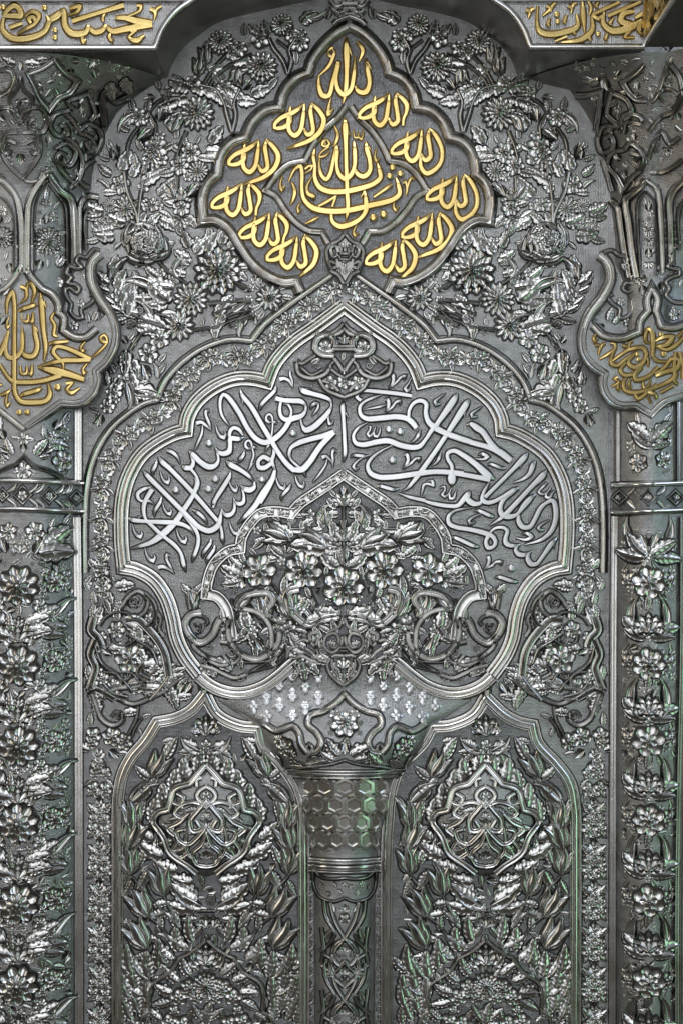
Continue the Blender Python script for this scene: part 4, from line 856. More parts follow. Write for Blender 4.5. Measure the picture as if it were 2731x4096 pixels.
for sg in (1, -1):
    put('scythe' if sg < 0 else 'scyther', 2592 + sg * 60, yy + 20, 100, 90 - sg * 40, fl_r, surf=SR); put('leaf', 2592 + sg * 10, yy + 60, 110, 90 - sg * 50, fl_r, surf=SR); put('leaf', 2592 + sg * 20, yy + 70, 110, 90 - sg * 85, fl_r, surf=SR)
    for q in ((36, 20, 22), (80, 50, 30), (92, 18, 24), (60, -4, 18)): put('five', 2592 + sg * q[0], yy + q[1], q[2], 0, fl_r, surf=SR)
    put('bud', 2592 + sg * 8, yy + 30, 60, 90 - sg * 24, fl_r, surf=SR)
put('six', 2592, yy + 40, 26, 0, fl_r, surf=SR)
scatter(fl_r, 2490, 2700, 2120, 4110, lambda x, y: abs(x - 2592) < 98, ['leaf', 'leafr', 'serr', 'five', 'berry', 'bud', 'five'], surf=SR, sizes=(11, 20), gap=-6, limit=90, tries=4000)
tf = thing('flower_tuft', 'winged bouquet with four blossoms under the right cartouche', 'ornament', 2600, 1800, 115)
puts('F', 'lotus,1360,1360,90,90 serr,1380,1350,150,55 serrr,1340,1350,150,125 five,1300,1310,30 five,1390,1300,30 five,1240,1380,34 five,1250,1410,26 five,1465,1360,34 six,1355,1340,30 leaf,1290,1250,70,110 leaf,1450,1240,80,60 leaf,1480,1170,60,80 six,1285,1490,62 six,1440,1470,58 leaf,1360,1420,40,-90 curl,1260,1550,26 curlr,1460,1550,26 leaf,1360,1390,110,160 leaf,1370,1390,110,20', tf, surf=SR)

# ================================================================== GARLAND IN THE ARCH BAND
for mflag, lab in ((False, 'garland of small blossoms climbing the left half of the arch band'), (True, 'garland of small blossoms climbing the right half of the arch band')):
    g = thing('garland', lab, 'garland', 700 if not mflag else 2050, 1700)
    path = smooth([[[1345, 1150], [1270, 1205], [1205, 1250], [1150, 1292], [1085, 1350], [1040, 1392], [985, 1425], [905, 1435], [835, 1435], [770, 1490], [705, 1560], [672, 1632], [610, 1680], [530, 1725], [470, 1790], [432, 1870], [412, 1955], [408, 2060], [408, 2150], [410, 2240], [412, 2320]]], 4)
    seg = np.hypot(*np.diff(path[:, :2], axis=0).T); cum = np.concatenate([[0], np.cumsum(seg)])
    s = 26; k = 0
    while s < cum[-1]:
        i = int(np.searchsorted(cum, s)); i = min(max(i, 2), len(path) - 3)
        x, y = path[i][:2]; d = path[i + 2] - path[i - 2]; ang = math.degrees(math.atan2(-d[1], d[0]))
        if k % 2: ang += 180
        if mflag: x = 2 * axis(y) - x; ang = 180 - ang
        put('bloom', x, y, 54, ang + (8 if k % 3 else -10), g, base=2, hs=.85)
        if k % 2 == 0:
            for q in (-1, 1):
                a = math.radians(ang + 90 * q); put('leaf', x + 22 * math.cos(a), y - 22 * math.sin(a), 34, ang + 60 * q, g, base=2)
        s += 58; k += 1

# ================================================================== UPPER SPANDREL SPRAYS
def stem(fr, s, parent, mirror=False, w=11, hgt=20): return stroke('stem', fr, s, 'round', hgt, parent, 'rel', w=w, mirror=mirror)
TOPS = 'mum,135,270,80 six,250,310,52 mum,390,425,98 mum,515,160,72 five,570,215,50 heart,625,270,66 five,380,250,60 serr,640,150,110,50 scyther,700,120,100,5 five,690,120,30 leaf,795,120,80,80 serr,430,220,90,120 serr,370,210,80,150 leaf,280,220,70,100 serr,210,400,90,20 leaf,140,420,90,200 scyther,200,450,120,-10 tulip,240,420,110,-100 five,155,550,50 leaf,120,520,70,130 serr,170,560,120,-20 serr,70,560,120,-170 leaf,170,600,90,-60 five,45,560,36 bud,270,560,80,50 serr,330,600,120,35 serr,240,640,110,10 five,270,620,26 leaf,430,560,90,60 berry,150,480,28 tulip,40,400,110,95 five,90,440,34 five,200,340,44 serr,240,360,90,140 leaf,600,330,70,-80 five,640,215,34 berry,310,280,30 leaf,290,350,80,-70'
for mflag, lab in ((False, 'cluster of chrysanthemums and curling leaves under the left arch of the cornice'), (True, 'cluster of chrysanthemums and curling leaves under the right arch of the cornice')):
    t = thing('flower_spray', lab, 'flower spray', 980 if not mflag else 1800, 220)
    stem('B', "550,462 520,380 460,300 430,240", t, mflag, 16); stem('B', "552,462 575,380 560,310 600,240", t, mflag, 16); stem('B', "550,462 565,330 480,250", t, mflag, 9)
    stem('B', "200,825 165,700 150,640 100,560 0,530", t, mflag, 16); stem('B', "204,825 225,720 215,640 250,560", t, mflag, 16); stem('B', "20,540 80,440 170,340", t, mflag, 12); stem('B', "50,560 110,470 240,380 330,340", t, mflag, 12)
    puts('B', TOPS, t, base=2, mirror=mflag, hs=1.0)
BR = 'mum,1240,715,108 five,1215,525,52 serr,1190,560,130,170 serr,1290,580,130,0 leaf,1150,520,80,150 five,1130,540,40 tulip,1245,470,110,85 leaf,1290,340,80,95 scythe,1130,600,120,190 five,1060,590,50 bud,970,610,70,190 leaf,1000,560,70,110 serr,1110,640,110,210 five,1060,680,36 serr,1180,620,110,200 serr,1350,600,120,-20 ' \
     'heart,875,740,62 five,905,735,40 leaf,840,690,80,110 leaf,930,700,90,90 serr,800,790,90,100 scyther,830,720,120,205 leaf,950,740,70,-60 leaf,815,820,80,160 bud,870,880,110,40 bud,1000,760,90,75 serr,1050,800,120,55 tulip,1080,830,110,70 five,1010,850,30 leaf,1110,870,70,95 six,980,930,78 heart,960,960,60 leaf,900,940,80,130 leaf,1040,940,80,40 lotus,960,990,90,-90 five,1020,1000,40 leaf,930,1020,80,-110 ' \
     'heart,1200,960,66 serr,1290,960,130,10 leaf,1130,950,80,150 leaf,1170,910,70,110 leaf,1230,900,60,70 heart,1130,1040,66 mum,1245,1075,68 leaf,1090,1080,90,200 leaf,1110,1110,80,-110 five,1180,1110,30 leaf,1250,990,100,0 serr,1330,900,120,70 leaf,1320,880,60,80 ' \
     'six,760,1160,64 leaf,700,1100,100,150 bud,740,970,90,120 leaf,700,950,70,110 bud,715,1000,90,80 leaf,690,1000,70,170 serr,770,1070,130,80 serr,830,1110,100,75 leaf,860,1050,90,110 serr,900,1150,120,40 leaf,940,1110,90,50 leaf,990,1100,80,40 five,905,1170,40 scyther,690,1180,80,120 leaf,650,1210,90,10 ' \
     'mum,795,1310,82 mum,695,1290,46 six,960,1285,46 leaf,1040,1180,100,50 serr,1000,1230,120,50 leaf,1060,1200,60,60 lotus,870,1260,90,-80 leaf,640,1360,100,190 serr,650,1330,120,170 five,640,1400,40 five,690,1400,46 five,610,1420,34 serr,700,1440,110,200 serr,790,1400,120,170 leaf,1000,1330,90,-20 serr,1010,1380,110,-20 leaf,620,1500,80,200 leaf,1030,1260,90,20 five,1000,1290,30 five,740,1400,40 serr,720,1480,120,190 ' \
     'lotus,1140,1260,90,90 tulip,1100,1250,110,120 bud,1180,1230,100,50 heart,1140,1300,60 leaf,1200,1210,80,60 leaf,1090,1290,80,160 lotus,1135,1370,80,-90 serr,1180,1360,80,-40 leaf,1090,1370,70,200'
for mflag, lab in ((False, 'tall branching spray of many flowers rising at the far left of the niche'), (True, 'tall branching spray of many flowers rising at the far right of the niche')):
    t = thing('flower_spray', lab, 'flower spray', 560 if not mflag else 2210, 800)
    SPR = t
    for s, w in (("1300,380 1245,470 1210,530", 10), ("1060,600 980,650 940,700", 10), ("935,710 975,780 970,870", 13), ("870,800 815,880 800,960 810,1040", 12), ("1175,820 1130,920 1105,1000", 14), ("1115,1110 1110,1200", 12), ("925,1010 915,1100", 12), ("1140,1420 1150,1480 1180,1540", 12), ("780,1080 800,1200 860,1350 870,1450", 18), ("900,1140 880,1260 870,1400", 14)):
        stem('A', s, t, mflag, w)
    puts('A', BR, t, base=2, mirror=mflag, hs=1.0)
for mflag, lab in ((False, 'big globe-shaped peony wrapped in curled leaves on the left of the niche'), (True, 'big globe-shaped peony wrapped in curled leaves on the right of the niche')):
    X, Y = 578, 965
    t = thing('peony', lab, 'flower', X if not mflag else 2 * axis(Y) - X, Y)
    mx = lambda x, y: 2 * axis(y) - x if mflag else x
    mb = MB(); dome(mb, mx(X, Y), Y, 84, 40, 0, 24); link('bulb', origin_mesh('bulb', mb, 'rel'), t, OR[0])
    gl = lambda x, y: 40 * math.sqrt(max(.02, 1 - ((x - mx(X, Y)) ** 2 + (y - Y) ** 2) / 92.0 ** 2))
    for rr, n, L in ((70, 11, 46), (44, 8, 46), (18, 5, 40)):
        for i in range(n):
            a = 2 * math.pi * i / n + rr; px = mx(X, Y) + rr * math.cos(a); py = Y - rr * math.sin(a)
            put(('serr', 'scythe', 'leaf')[i % 3], px, py, L, math.degrees(a) + 125, t, surf=gl)
    for i in range(9):
        a = i * 2.4; r = 14 + 6.5 * i; put('five' if i % 3 else 'curl', mx(X, Y) + r * math.cos(a), Y + r * math.sin(a), 15, i * 30, t, surf=lambda x, y: gl(x, y) + 7)
    puts('E0', 'scythe,800,140,130,110 scyther,1050,190,120,80 scyther,800,190,160,-38 scythe,1060,170,150,215 leaf,1040,120,60,20 curl,1060,125,24 serr,880,10,90,80 serr,940,0,90,60 five,860,245,20 five,900,255,16', t, base=4, mirror=mflag)
LOW = 'dahlia,1370,290,150 mum,1200,465,108 star,1125,630,98 six,1005,710,66 six,935,805,66 serr,1230,180,130,60 serr,1300,170,130,75 serr,1190,140,100,120 five,1240,110,40 leaf,1160,60,80,150 leaf,1130,30,90,130 serr,1200,240,90,150 serr,1170,310,80,170 leaf,1500,260,80,10 serr,1390,120,110,80 serr,1440,150,100,60 leaf,1380,80,70,90 serr,1480,300,80,-20 serr,1330,120,100,110 curl,1530,265,26 serr,1190,210,100,165 ' \
      'serr,1060,470,180,150 serrr,1090,400,170,165 scyther,960,400,170,140 leaf,1000,330,110,150 serr,960,460,120,190 serr,1080,440,130,200 five,1010,300,34 five,980,330,26 scythe,840,290,120,-60 serr,1040,380,120,170 serr,1050,490,110,-160 serr,1110,370,100,120 scythe,1095,280,100,75 curl,1140,240,40 leaf,1150,250,60,60 ' \
      'leaf,1000,860,70,60 leaf,920,890,90,-100 bud,900,880,100,-70 leaf,870,860,60,-120 leaf,1020,560,90,10 serr,1370,580,110,80 serr,1400,560,100,-100 serr,1340,620,90,-70 serr,1390,520,100,60 leaf,1470,640,110,50 leaf,1270,630,50,90 curl,1275,670,22 leaf,1460,540,90,40 five,1390,600,26 leaf,1420,500,70,20 berry,1350,520,18'
for mflag, lab in ((False, 'big double dahlia with a chain of smaller blossoms left of the keystone shield'), (True, 'big double dahlia with a chain of smaller blossoms right of the keystone shield')):
    t = thing('flower_spray', lab, 'flower spray', 870 if not mflag else 1890, 1090)
    for s, w in (("1000,230 1050,290 1170,370", 13), ("1310,490 1450,480 1568,470", 12), ("1330,560 1450,510 1568,480", 10), ("1480,360 1568,400", 10), ("1210,660 1320,645 1480,590 1568,560", 11), ("1130,640 1040,570 980,560", 10), ("1440,640 1568,520", 9)):
        stem('E0', s, t, mflag, w)
    puts('E0', LOW, t, base=2, mirror=mflag, hs=1.0)
SMALL = 'star,435,455,82 bud,350,340,44,90 bud,320,400,44,200 bud,310,470,44,180 bud,330,530,44,180 bud,350,580,44,-90 bud,240,470,30,180 five,345,345,26 five,320,395,26 five,310,465,26 five,330,525,26 five,355,575,26 leaf,380,400,60,140 leaf,380,500,60,-140 leaf,500,400,60,30 leaf,520,450,70,0 leaf,480,520,60,-60 leaf,400,540,60,-110 leaf,380,370,50,100 scyther,280,590,110,-130 leaf,250,640,90,60'
for mflag, lab in ((False, 'small star blossom ringed with buds, nestled at the lower left of the medallion'), (True, 'small star blossom ringed with buds, nestled at the lower right of the medallion')):
    t = thing('flower_spray', lab, 'flower spray', 1077 if not mflag else 1680, 1190)
    for s in ("310,465 200,480 60,500", "320,400 260,390 240,370", "330,530 200,560 140,600", "350,570 290,590 190,620"): stem('E', s, t, mflag, 9)
    puts('E', SMALL, t, base=2, mirror=mflag, hs=1.0)
HANG = 'scythe,700,330,150,75 serr,720,320,120,95 serr,690,370,110,150 serr,740,400,120,80 five,745,440,46 leaf,690,420,80,160 serr,760,480,120,75 five,790,510,48 serr,830,480,120,100 serr,800,560,140,85 leaf,760,540,90,160 leaf,720,500,80,150 serr,870,560,120,170 five,905,600,34 leaf,800,590,90,200 serr,900,590,150,-10 scyther,960,600,130,100 curl,880,540,40 curlr,820,625,34 serr,860,630,130,-10 leaf,860,640,110,0 ' \
       'bud,800,740,60,120 leaf,840,760,60,80 leaf,810,720,60,60 bud,800,780,90,-100 serr,790,800,130,-80 five,800,830,34 five,800,875,34 serr,830,850,110,-60 leaf,850,900,80,-50 leaf,740,910,80,160 leaf,720,930,90,120 serr,820,940,110,-60 serr,760,960,110,-110 scythe,800,1000,150,-60 five,790,975,56 six,720,1050,54 serr,850,1040,160,-5 scythe,850,1060,170,15 scyther,990,960,90,80 five,830,1010,30 leaf,1000,930,70,65 leaf,830,1060,90,-60 six,680,1135,50 five,730,1090,30 leaf,640,1180,80,-120 leaf,600,1200,60,-60 bud,640,1190,80,-110 leaf,880,1000,60,30 leaf,620,1170,60,170 serr,680,1000,80,110 scythe,720,150,70,60 leaf,720,190,60,-60'
for mflag, lab in ((False, 'leafy trailing spray hanging beside the left cartouche'), (True, 'leafy trailing spray hanging beside the right cartouche')):
    t = thing('flower_spray', lab, 'flower spray', 500 if not mflag else 2290, 1450)
    for s in ("1030,630 900,590 820,560", "980,660 890,680 850,730 820,780", "690,340 700,260 760,215", "1020,640 900,610 800,640"): stem('E0', s, t, mflag, 14)
    puts('E0', HANG, t, base=2, mirror=mflag, hs=1.0)

# ================================================================== KEYSTONES
k1 = thing('keystone_shield', 'small scrolled shield at the foot of the gilded medallion', 'shield', 1377, 1010, 30)
def shield(fr, s, parent, base, mat='dark', name='plate', mx=900, hgt=10):
    h = smooth(pts(fr, s), 8); ox, oy, k = FR[fr]; m = ox + mx / k
    o = np.array([[2 * m - p[0], p[1]] for p in h])[::-1]
    L = np.vstack([h[:, :2], o[:, :2]]); mb = MB(); v = [Wp(p[0], p[1], base + hgt) for p in L]; v2 = [Wp(p[0], p[1], 0) for p in L]; n = len(v)
    mb.v = v + v2; mb.f = [tuple(range(n))] + [(i, (i + 1) % n, n + (i + 1) % n, n + i) for i in range(n)]
    return link(name, origin_mesh(name, mb, mat, angle=30), parent, OR[0])
def both(fr, s, parent, base, w, mx, hgt=14, prof='round', mat='rel', name='scroll_rib'):
    rib(fr, s, parent, w=w, base=base, mx=mx, hgt=hgt, prof=prof, mat=mat, name=name)
shield('E', "908,50 870,95 820,115 | 790,150 800,210 820,290 | 860,310 895,365", k1, 24, 'dark', mx=908)
for s, w in (("908,52 870,98 825,118", 9), ("820,120 795,160 802,220 825,290 | 865,312 897,365", 9), ("868,170 850,125 820,150 840,200 860,190", 11), ("850,240 815,225 830,270 860,260", 10), ("880,190 885,150 870,130", 8), ("870,190 880,215 | 940,215", 7)):
    both('E', s, k1, 34, w, 908)
rib('E', "880,180 935,180", k1, w=9, base=34); puts('E', 'palm,908,145,44,90 leaf,908,310,44,90 leaf,880,300,36,110 leaf,936,300,36,70 five,908,240,22', k1, base=34)
k0 = thing('keystone_crest', 'silver crest crowning the tip of the medallion under the cornice', 'crest', 1395, 30, 30)
shield('B', "935,-60 850,-60 815,0 830,60 860,100 | 840,150 880,135 935,120", k0, 20, 'rel', mx=935)
for s, w in (("820,0 850,40 890,30 900,0 870,-10", 14), ("840,60 870,80 900,70", 12), ("835,155 860,130 900,110 | 935,100", 12), ("860,100 880,60", 9)): both('B', s, k0, 28, w, 935)
rib('B', "890,20 985,20", k0, w=12, base=28); puts('B', 'palm,935,80,40,90 bud,870,-20,50,110 bud,1000,-20,50,70 leaf,935,-30,60,90', k0, base=28)
k2 = thing('crown_emblem', 'rounded emblem with winged acanthus leaves under the point of the lobed frame', 'emblem', 1374, 1430, 30)
shield('E', "902,605 850,650 790,690 730,720 720,770 770,830 | 740,960 800,1030 | 902,1085", k2, 14, 'darkground', mx=902)
for s, w in (("902,610 870,650 800,690 780,690", 12), ("902,650 870,680 845,690 850,760", 16), ("900,700 865,745 870,750 935,752", 8), ("840,820 760,810 722,770 740,710 800,690 840,720 830,780 790,790", 24), ("835,830 860,860 895,915", 16), ("845,850 815,890 855,930 902,960", 12), ("605,850 640,870 690,840 725,820", 12), ("605,855 620,930 700,960 790,930 820,880", 16), ("640,900 700,940 770,910", 10), ("745,960 790,1030 902,1080", 14), ("770,975 830,1000 870,1040", 14)):
    both('E', s, k2, 24, w, 902, prof='dish', hgt=18)
rib('E', "836,760 968,760", k2, w=9, base=32); rib('E', "836,780 968,780", k2, w=9, base=32)
puts('E', 'palm,902,750,60,90 heart,785,770,44 heart,1020,770,44 leaf,902,800,50,-90 palm,902,890,50,-90 five,902,985,44 five,815,990,46 five,985,990,46 leaf,700,870,60,40 leaf,1100,870,60,140 berry,850,1035,16 berry,950,1035,16 curl,740,880,22 curl,1060,880,22 leaf,740,700,40,100 leaf,1060,700,40,80', k2, base=26)
# ================================================================== INNER FLORAL CARTOUCHE (frame H, middle x = 900)
fc = thing('floral_cartouche', 'ornate lobed cartouche of large blossoms at the heart of the lobed frame', 'cartouche', 1374, 2250)
F6 = "1374,1896 1304,1945 1246,1983 1200,2015 1164,2055 | 1106,2046 1042,2055 998,2098 968,2150 962,2195 | 912,2206 857,2258 832,2325 826,2377"
half = smooth(pts('S', F6 + " | 870,2385 908,2425 925,2500 935,2560 975,2620 1040,2640 1120,2590 1200,2520 1290,2460 1374,2450"), 10)
oth = np.array([[2748 - p[0], p[1]] for p in half])[::-1]
fill('cartouche_field', np.vstack([half, oth])[:, :2], 4, 'darkground', fc)
hm = lambda p: 2748 - p
def hm_stroke(name, s, prof, hgt, w, parent, mat, base=0, fr='S', wscale=1):
    ox, oy, k = FR[fr]; m2 = 2 * (1374 - ox) * k
    s2 = ' '.join(t if t == '|' else '%f,%s' % (m2 - float(t.split(',')[0]), ','.join(t.split(',')[1:])) for t in s.split())
    stroke(name, fr, s, prof, hgt, parent, mat, w=w, base=base, wscale=wscale); stroke(name, fr, s2, prof, hgt, parent, mat, w=w, base=base, wscale=wscale)
SWAP = {'leaf': 'leafr', 'leafr': 'leaf', 'serr': 'serrr', 'serrr': 'serr', 'scythe': 'scyther', 'scyther': 'scythe', 'curl': 'curlr', 'curlr': 'curl'}
def sym(fr, s, parent, base=0, ax=1374, hs=1.0, surf=None):
    ox, oy, k = FR[fr]
    for t in s.split():
        q = t.split(','); c = q[0]; x = ox + float(q[1]) / k; y = oy + float(q[2]) / k; r = float(q[3]) / k; a = float(q[4]) if len(q) > 4 else 20
        put(c, x, y, r, a, parent, base, surf, hs=hs)
        if abs(x - ax) > 5: put(SWAP.get(c, c), 2 * ax - x, y, r, 180 - a, parent, base, surf, hs=hs)
hm_stroke('cartouche_frame', F6 + ' | 868,2386 905,2430 922,2500 930,2560', 'rail', 20, 44, fc, 'rel', 4)
# vine relief lying in the channel of the frame
fp = smooth(pts('S', F6), 4); seg = np.hypot(*np.diff(fp[:, :2], axis=0).T); cum = np.concatenate([[0], np.cumsum(seg)]); s = 12; k = 0
while s < cum[-1]:
    i = int(np.searchsorted(cum, s)); i = min(max(i, 1), len(fp) - 2); x, y = fp[i][:2]; d = fp[i + 1] - fp[i - 1]; ang = math.degrees(math.atan2(-d[1], d[0]))
    c, r = (('five', 13), ('serr', 40), ('scythe', 36), ('berry', 10), ('serrr', 40))[k % 5]
    for sg in (0, 1):
        cc = SWAP.get(c, c) if sg else c; put(cc, (2748 - x) if sg else x, y, r, (180 - ang) if sg else ang, fc, 12, hs=.9)
    s += (24, 34, 30, 22, 36)[k % 5]; k += 1
# scrolls of the lower frame
for s, w in (("182,1060 178,1150 205,1230 280,1295 370,1310 440,1270 490,1210 500,1150", 32), ("440,1290 450,1200 440,1110 380,1030 300,1000 225,1000", 28), ("225,1000 250,940 320,905 430,900 460,950 420,1000 430,1050", 36), ("215,1010 225,1090 250,1150", 14),
             ("620,870 560,890 540,960 600,1040 690,1100 790,1060 860,1050", 46), ("600,1110 700,1110 760,1060 720,1000", 16), ("440,1060 500,1090 560,1080", 16), ("5,1270 60,1320 130,1350 200,1340", 20), ("-60,1000 -70,900 -50,885 -10,900", 18),
             ("10,1020 -50,1030 -90,1080 -70,1150 0,1210 80,1160 110,1090 130,1060", 38), ("-10,1040 30,1050 50,1080 30,1100", 14), ("-40,1100 0,1100 0,1140 -25,1150", 12), ("130,1070 170,1060 165,1110 135,1130", 24), ("-60,1160 -30,1240 50,1300 150,1330", 22), ("130,1200 200,1220 250,1300 200,1340 150,1290", 22),
             ("280,1330 360,1330 430,1320 500,1280 530,1240", 14), ("300,1400 390,1350 480,1300", 12), ("0,1350 80,1370 140,1400 220,1430 290,1410", 22), ("320,1390 400,1370 480,1350 530,1300", 12)):
    hm_stroke('scroll', s, 'dish' if w > 16 else 'round', 24, w / 1.568 * 1.15, fc, 'rel', 6, 'H')
sym('H', 'serr,-60,890,70,150 leaf,-30,900,80,60 bud,-40,960,100,90 tulip,-40,1000,100,95 curl,-10,1110,34 curl,140,1090,34 curl,200,1270,30 five,160,1170,30 five,200,1190,20 curl,60,1240,26 curl,20,1320,26 serr,100,1320,110,-20 leaf,190,1310,80,-80 serr,240,1300,70,-60 curl,250,1420,30 curl,170,1430,24 serr,20,1360,100,-20 five,470,1350,16 curl,290,1390,18 leaf,150,1060,70,110', fc, 10, hs=1.1)
# bouquet
for s, w in (("898,730 898,600 898,420 898,300", 14), ("740,980 700,900 690,860", 14), ("735,900 745,860", 12), ("490,900 470,860 450,840", 12), ("200,930 210,1010 240,1060", 12), ("1090,0 1090,5", 2)):
    hm_stroke('stem', s, 'round', 20, w / 1.568, fc, 'rel', 4, 'H')
sym('H', 'heart,898,852,130,12 heart,650,750,122,10 six,372,755,108,20', fc, 8, hs=1.1)
sym('H', 'lotus,898,350,100,90 bud,898,290,70,90 serr,860,360,80,150 serr,870,400,80,190 leaf,850,290,60,140 palm,898,290,50,90 lotus,898,570,120,90 serr,880,600,130,160 serr,870,610,110,185 serr,880,560,120,130 bud,898,500,80,90 berry,880,570,16 leaf,898,730,110,120 serr,860,730,130,150 leaf,840,660,110,170 leaf,890,680,80,100 '
    'serr,770,490,80,110 leaf,770,460,110,95 scythe,740,440,110,80 serr,790,470,80,70 leaf,770,500,90,190 five,775,430,28 tulip,790,470,90,100 bud,690,400,60,180 five,690,400,32 leaf,650,410,60,190 leaf,640,500,60,100 '
    'tulip,780,600,170,155 serrr,790,620,210,162 scythe,660,500,110,200 leaf,620,540,100,50 serr,580,550,150,155 tulip,560,560,170,163 leaf,440,540,90,120 leaf,420,560,80,195 leaf,400,560,90,-130 leaf,460,570,80,-110 leaf,520,560,80,-100 leaf,600,580,80,-120 leaf,560,510,60,100 curl,500,480,20 curl,710,600,18 serr,650,470,70,40 '
    'leaf,520,660,100,150 leaf,530,640,80,110 leaf,480,680,90,190 berry,610,630,26 berry,760,700,26 berry,770,690,20 berry,510,740,26 berry,520,780,20 berry,740,830,30 berry,760,910,24 berry,450,660,20 berry,240,700,34 berry,270,680,20 berry,220,880,36 berry,700,800,16 leaf,760,770,60,120 leaf,790,780,60,90 berry,830,740,26 '
    'lotus,280,790,100,175 serr,260,780,130,170 leaf,250,820,110,200 leaf,190,830,60,-120 serr,260,740,100,150 leaf,280,700,80,120 palm,200,800,50,170 leaf,530,900,110,95 leaf,550,880,70,60 leaf,700,960,80,160 leaf,690,920,70,120 leaf,770,960,60,-70 five,820,870,26 five,810,920,30 leaf,830,980,50,-90 leaf,870,1000,50,-90 '
    'tulip,570,1060,180,100 palm,580,1000,130,90 serr,560,1050,150,120 serr,590,1050,140,70 leaf,520,1010,80,130 leaf,640,1010,90,60 five,570,1000,30 scythe,640,1110,190,25 serr,680,1090,150,35 five,750,1010,36 serr,760,1010,110,0 scyther,700,1060,110,110 leaf,820,1060,70,10 '
    'serr,270,940,120,20 five,360,930,36 serr,340,960,110,40 scythe,240,1000,190,60 tulip,420,1060,160,110 leaf,400,900,60,60 serr,300,1110,120,110 leaf,290,1060,90,120 five,320,1080,30 five,340,1130,30 serr,320,1150,110,-60 berry,350,1200,34 leaf,340,1230,80,-70 serr,300,1120,110,-120 leaf,240,1060,70,-60 leaf,270,1190,50,170 bud,350,1180,90,-60 five,290,1080,26 leaf,390,1150,70,40 '
    'lotus,520,1130,70,-80 five,500,1080,44 five,560,1110,44 five,480,1120,36 five,530,1150,44 five,510,1190,40 five,490,1230,36 five,550,1170,30 leaf,590,1150,90,-40 leaf,600,1130,90,-10 serr,540,1190,90,-40 leaf,450,1180,70,-110 leaf,480,1240,110,-100 five,440,1150,24', fc, 6, hs=1.0)

scatter(fc, 860, 1890, 2060, 2560, lambda x, y: abs(x - 1374) < np.interp(y, [1990, 2060, 2100, 2200, 2260, 2330, 2400, 2560], [120, 270, 350, 380, 480, 500, 420, 400]), ['leaf', 'leafr', 'serr', 'five', 'berry', 'curl', 'bud'], base=6, sizes=(12, 22), gap=-2, limit=150, tries=3000)
# acanthus mask below the bouquet
am = thing('acanthus_clasp', 'broad acanthus clasp with two scrolls, pinned over the bowl moulding', 'clasp', 1374, 2620, 40)
h = smooth(pts('H', "898,1035 885,1080 850,1105 800,1130 | 740,1130 720,1160 650,1165 | 600,1200 580,1240 540,1290 | 600,1330 620,1400 | 700,1360 740,1320 | 800,1340 810,1390 850,1440 898,1475"), 8)
L = np.vstack([h[:, :2], np.array([[2748 - p[0], p[1]] for p in h])[::-1]]); mb = MB(); n = len(L)
mb.v = [Wp(p[0], p[1], 46) for p in L] + [Wp(p[0], p[1], 5) for p in L]; mb.f = [tuple(range(n))] + [(i, (i + 1) % n, n + (i + 1) % n, n + i) for i in range(n)]
link('plate', origin_mesh('plate', mb, 'darkground', angle=30), am, OR[0])
for s, w in (("895,1160 880,1230 830,1270 780,1230 790,1170 850,1150 870,1190 850,1240 820,1230", 20), ("898,1040 870,1110 800,1140", 18), ("898,1290 840,1290 800,1340 815,1400 850,1440 898,1475", 18), ("750,1290 730,1240 740,1190 760,1170", 18), ("700,1210 690,1160 735,1140", 26), ("545,1300 560,1250 620,1230 690,1260 740,1310 800,1330", 22), ("600,1210 650,1190 720,1230 740,1280", 20), ("830,1300 830,1360 870,1420", 16), ("600,1310 630,1290 700,1320 730,1330", 22), ("590,1340 620,1400 590,1400", 18)):
    hm_stroke('scroll', s, 'dish', 26, w / 1.568 * 1.1, am, 'rel', 44, 'H')
sym('H', 'bud,898,1090,60,90 leaf,860,1150,90,120 leaf,820,1140,80,160 serr,730,1180,70,110 leaf,720,1200,80,80 serr,660,1250,120,150 serr,650,1280,110,170 serr,630,1210,90,150 leaf,600,1230,70,130 five,620,1310,40 serr,640,1330,110,-70 serr,660,1330,110,-30 leaf,620,1370,70,-110 serr,700,1300,100,-10 palm,898,1370,80,90 leaf,898,1400,70,-90 serr,860,1330,80,-100 serr,850,1370,80,-70 five,870,1410,24 palm,820,1225,44,60 curl,770,1260,22 berry,700,1190,16 leaf,760,1240,60,100 five,898,1340,20 leaf,810,1310,60,160 serr,560,1300,60,30 leaf,760,1180,60,120', am, 52, hs=1.0)
for sg in (-1, 1): rib('H', "%d,1240 %d,1240" % (880, 918), am, w=6, base=70); rib('H', "%d,1260 %d,1260" % (878, 920), am, w=6, base=70)

# ================================================================== CENTRAL CUP AND COLUMN
cc = thing('central_column', 'slender column with honeycomb capital and diamond-studded cup at centre bottom', 'column', 1378, 3300, 90)
CUPL = [(2640, 1155), (2700, 1010), (2760, 880), (2800, 870), (2860, 960), (2900, 1025), (2930, 1040), (3000, 1075), (3060, 1120), (3100, 1165), (3130, 1190), (3300, 1225), (3420, 1250), (3440, 1240), (3500, 1240), (3520, 1255), (4600, 1258)]
CUPH = [(2640, 8), (2760, 14), (2830, 34), (2900, 80), (2980, 120), (3100, 112), (3420, 90), (4600, 90)]
def f_cup(x, y):
    ax = 1378; w = ax - ip(CUPL, y); t = min(1, abs(x - ax) / w); return 4 + ip(CUPH, y) * math.sqrt(max(0, 1 - t * t * .98))
mb = MB(); rows = []
for y in lin(2640, 3130, 30) + lin(3130, 4600, 30)[1:]:
    w = 1378 - ip(CUPL, y); rows.append([Wp(1378 + w * t, y, f_cup(1378 + w * t, y) if abs(t) < .999 else 0) for t in [math.sin(a * math.pi / 2) for a in lin(-1, 1, 32)]])
mb.grid(rows); link('shaft', origin_mesh('shaft', mb, 'ground', angle=60), cc, OR[0])
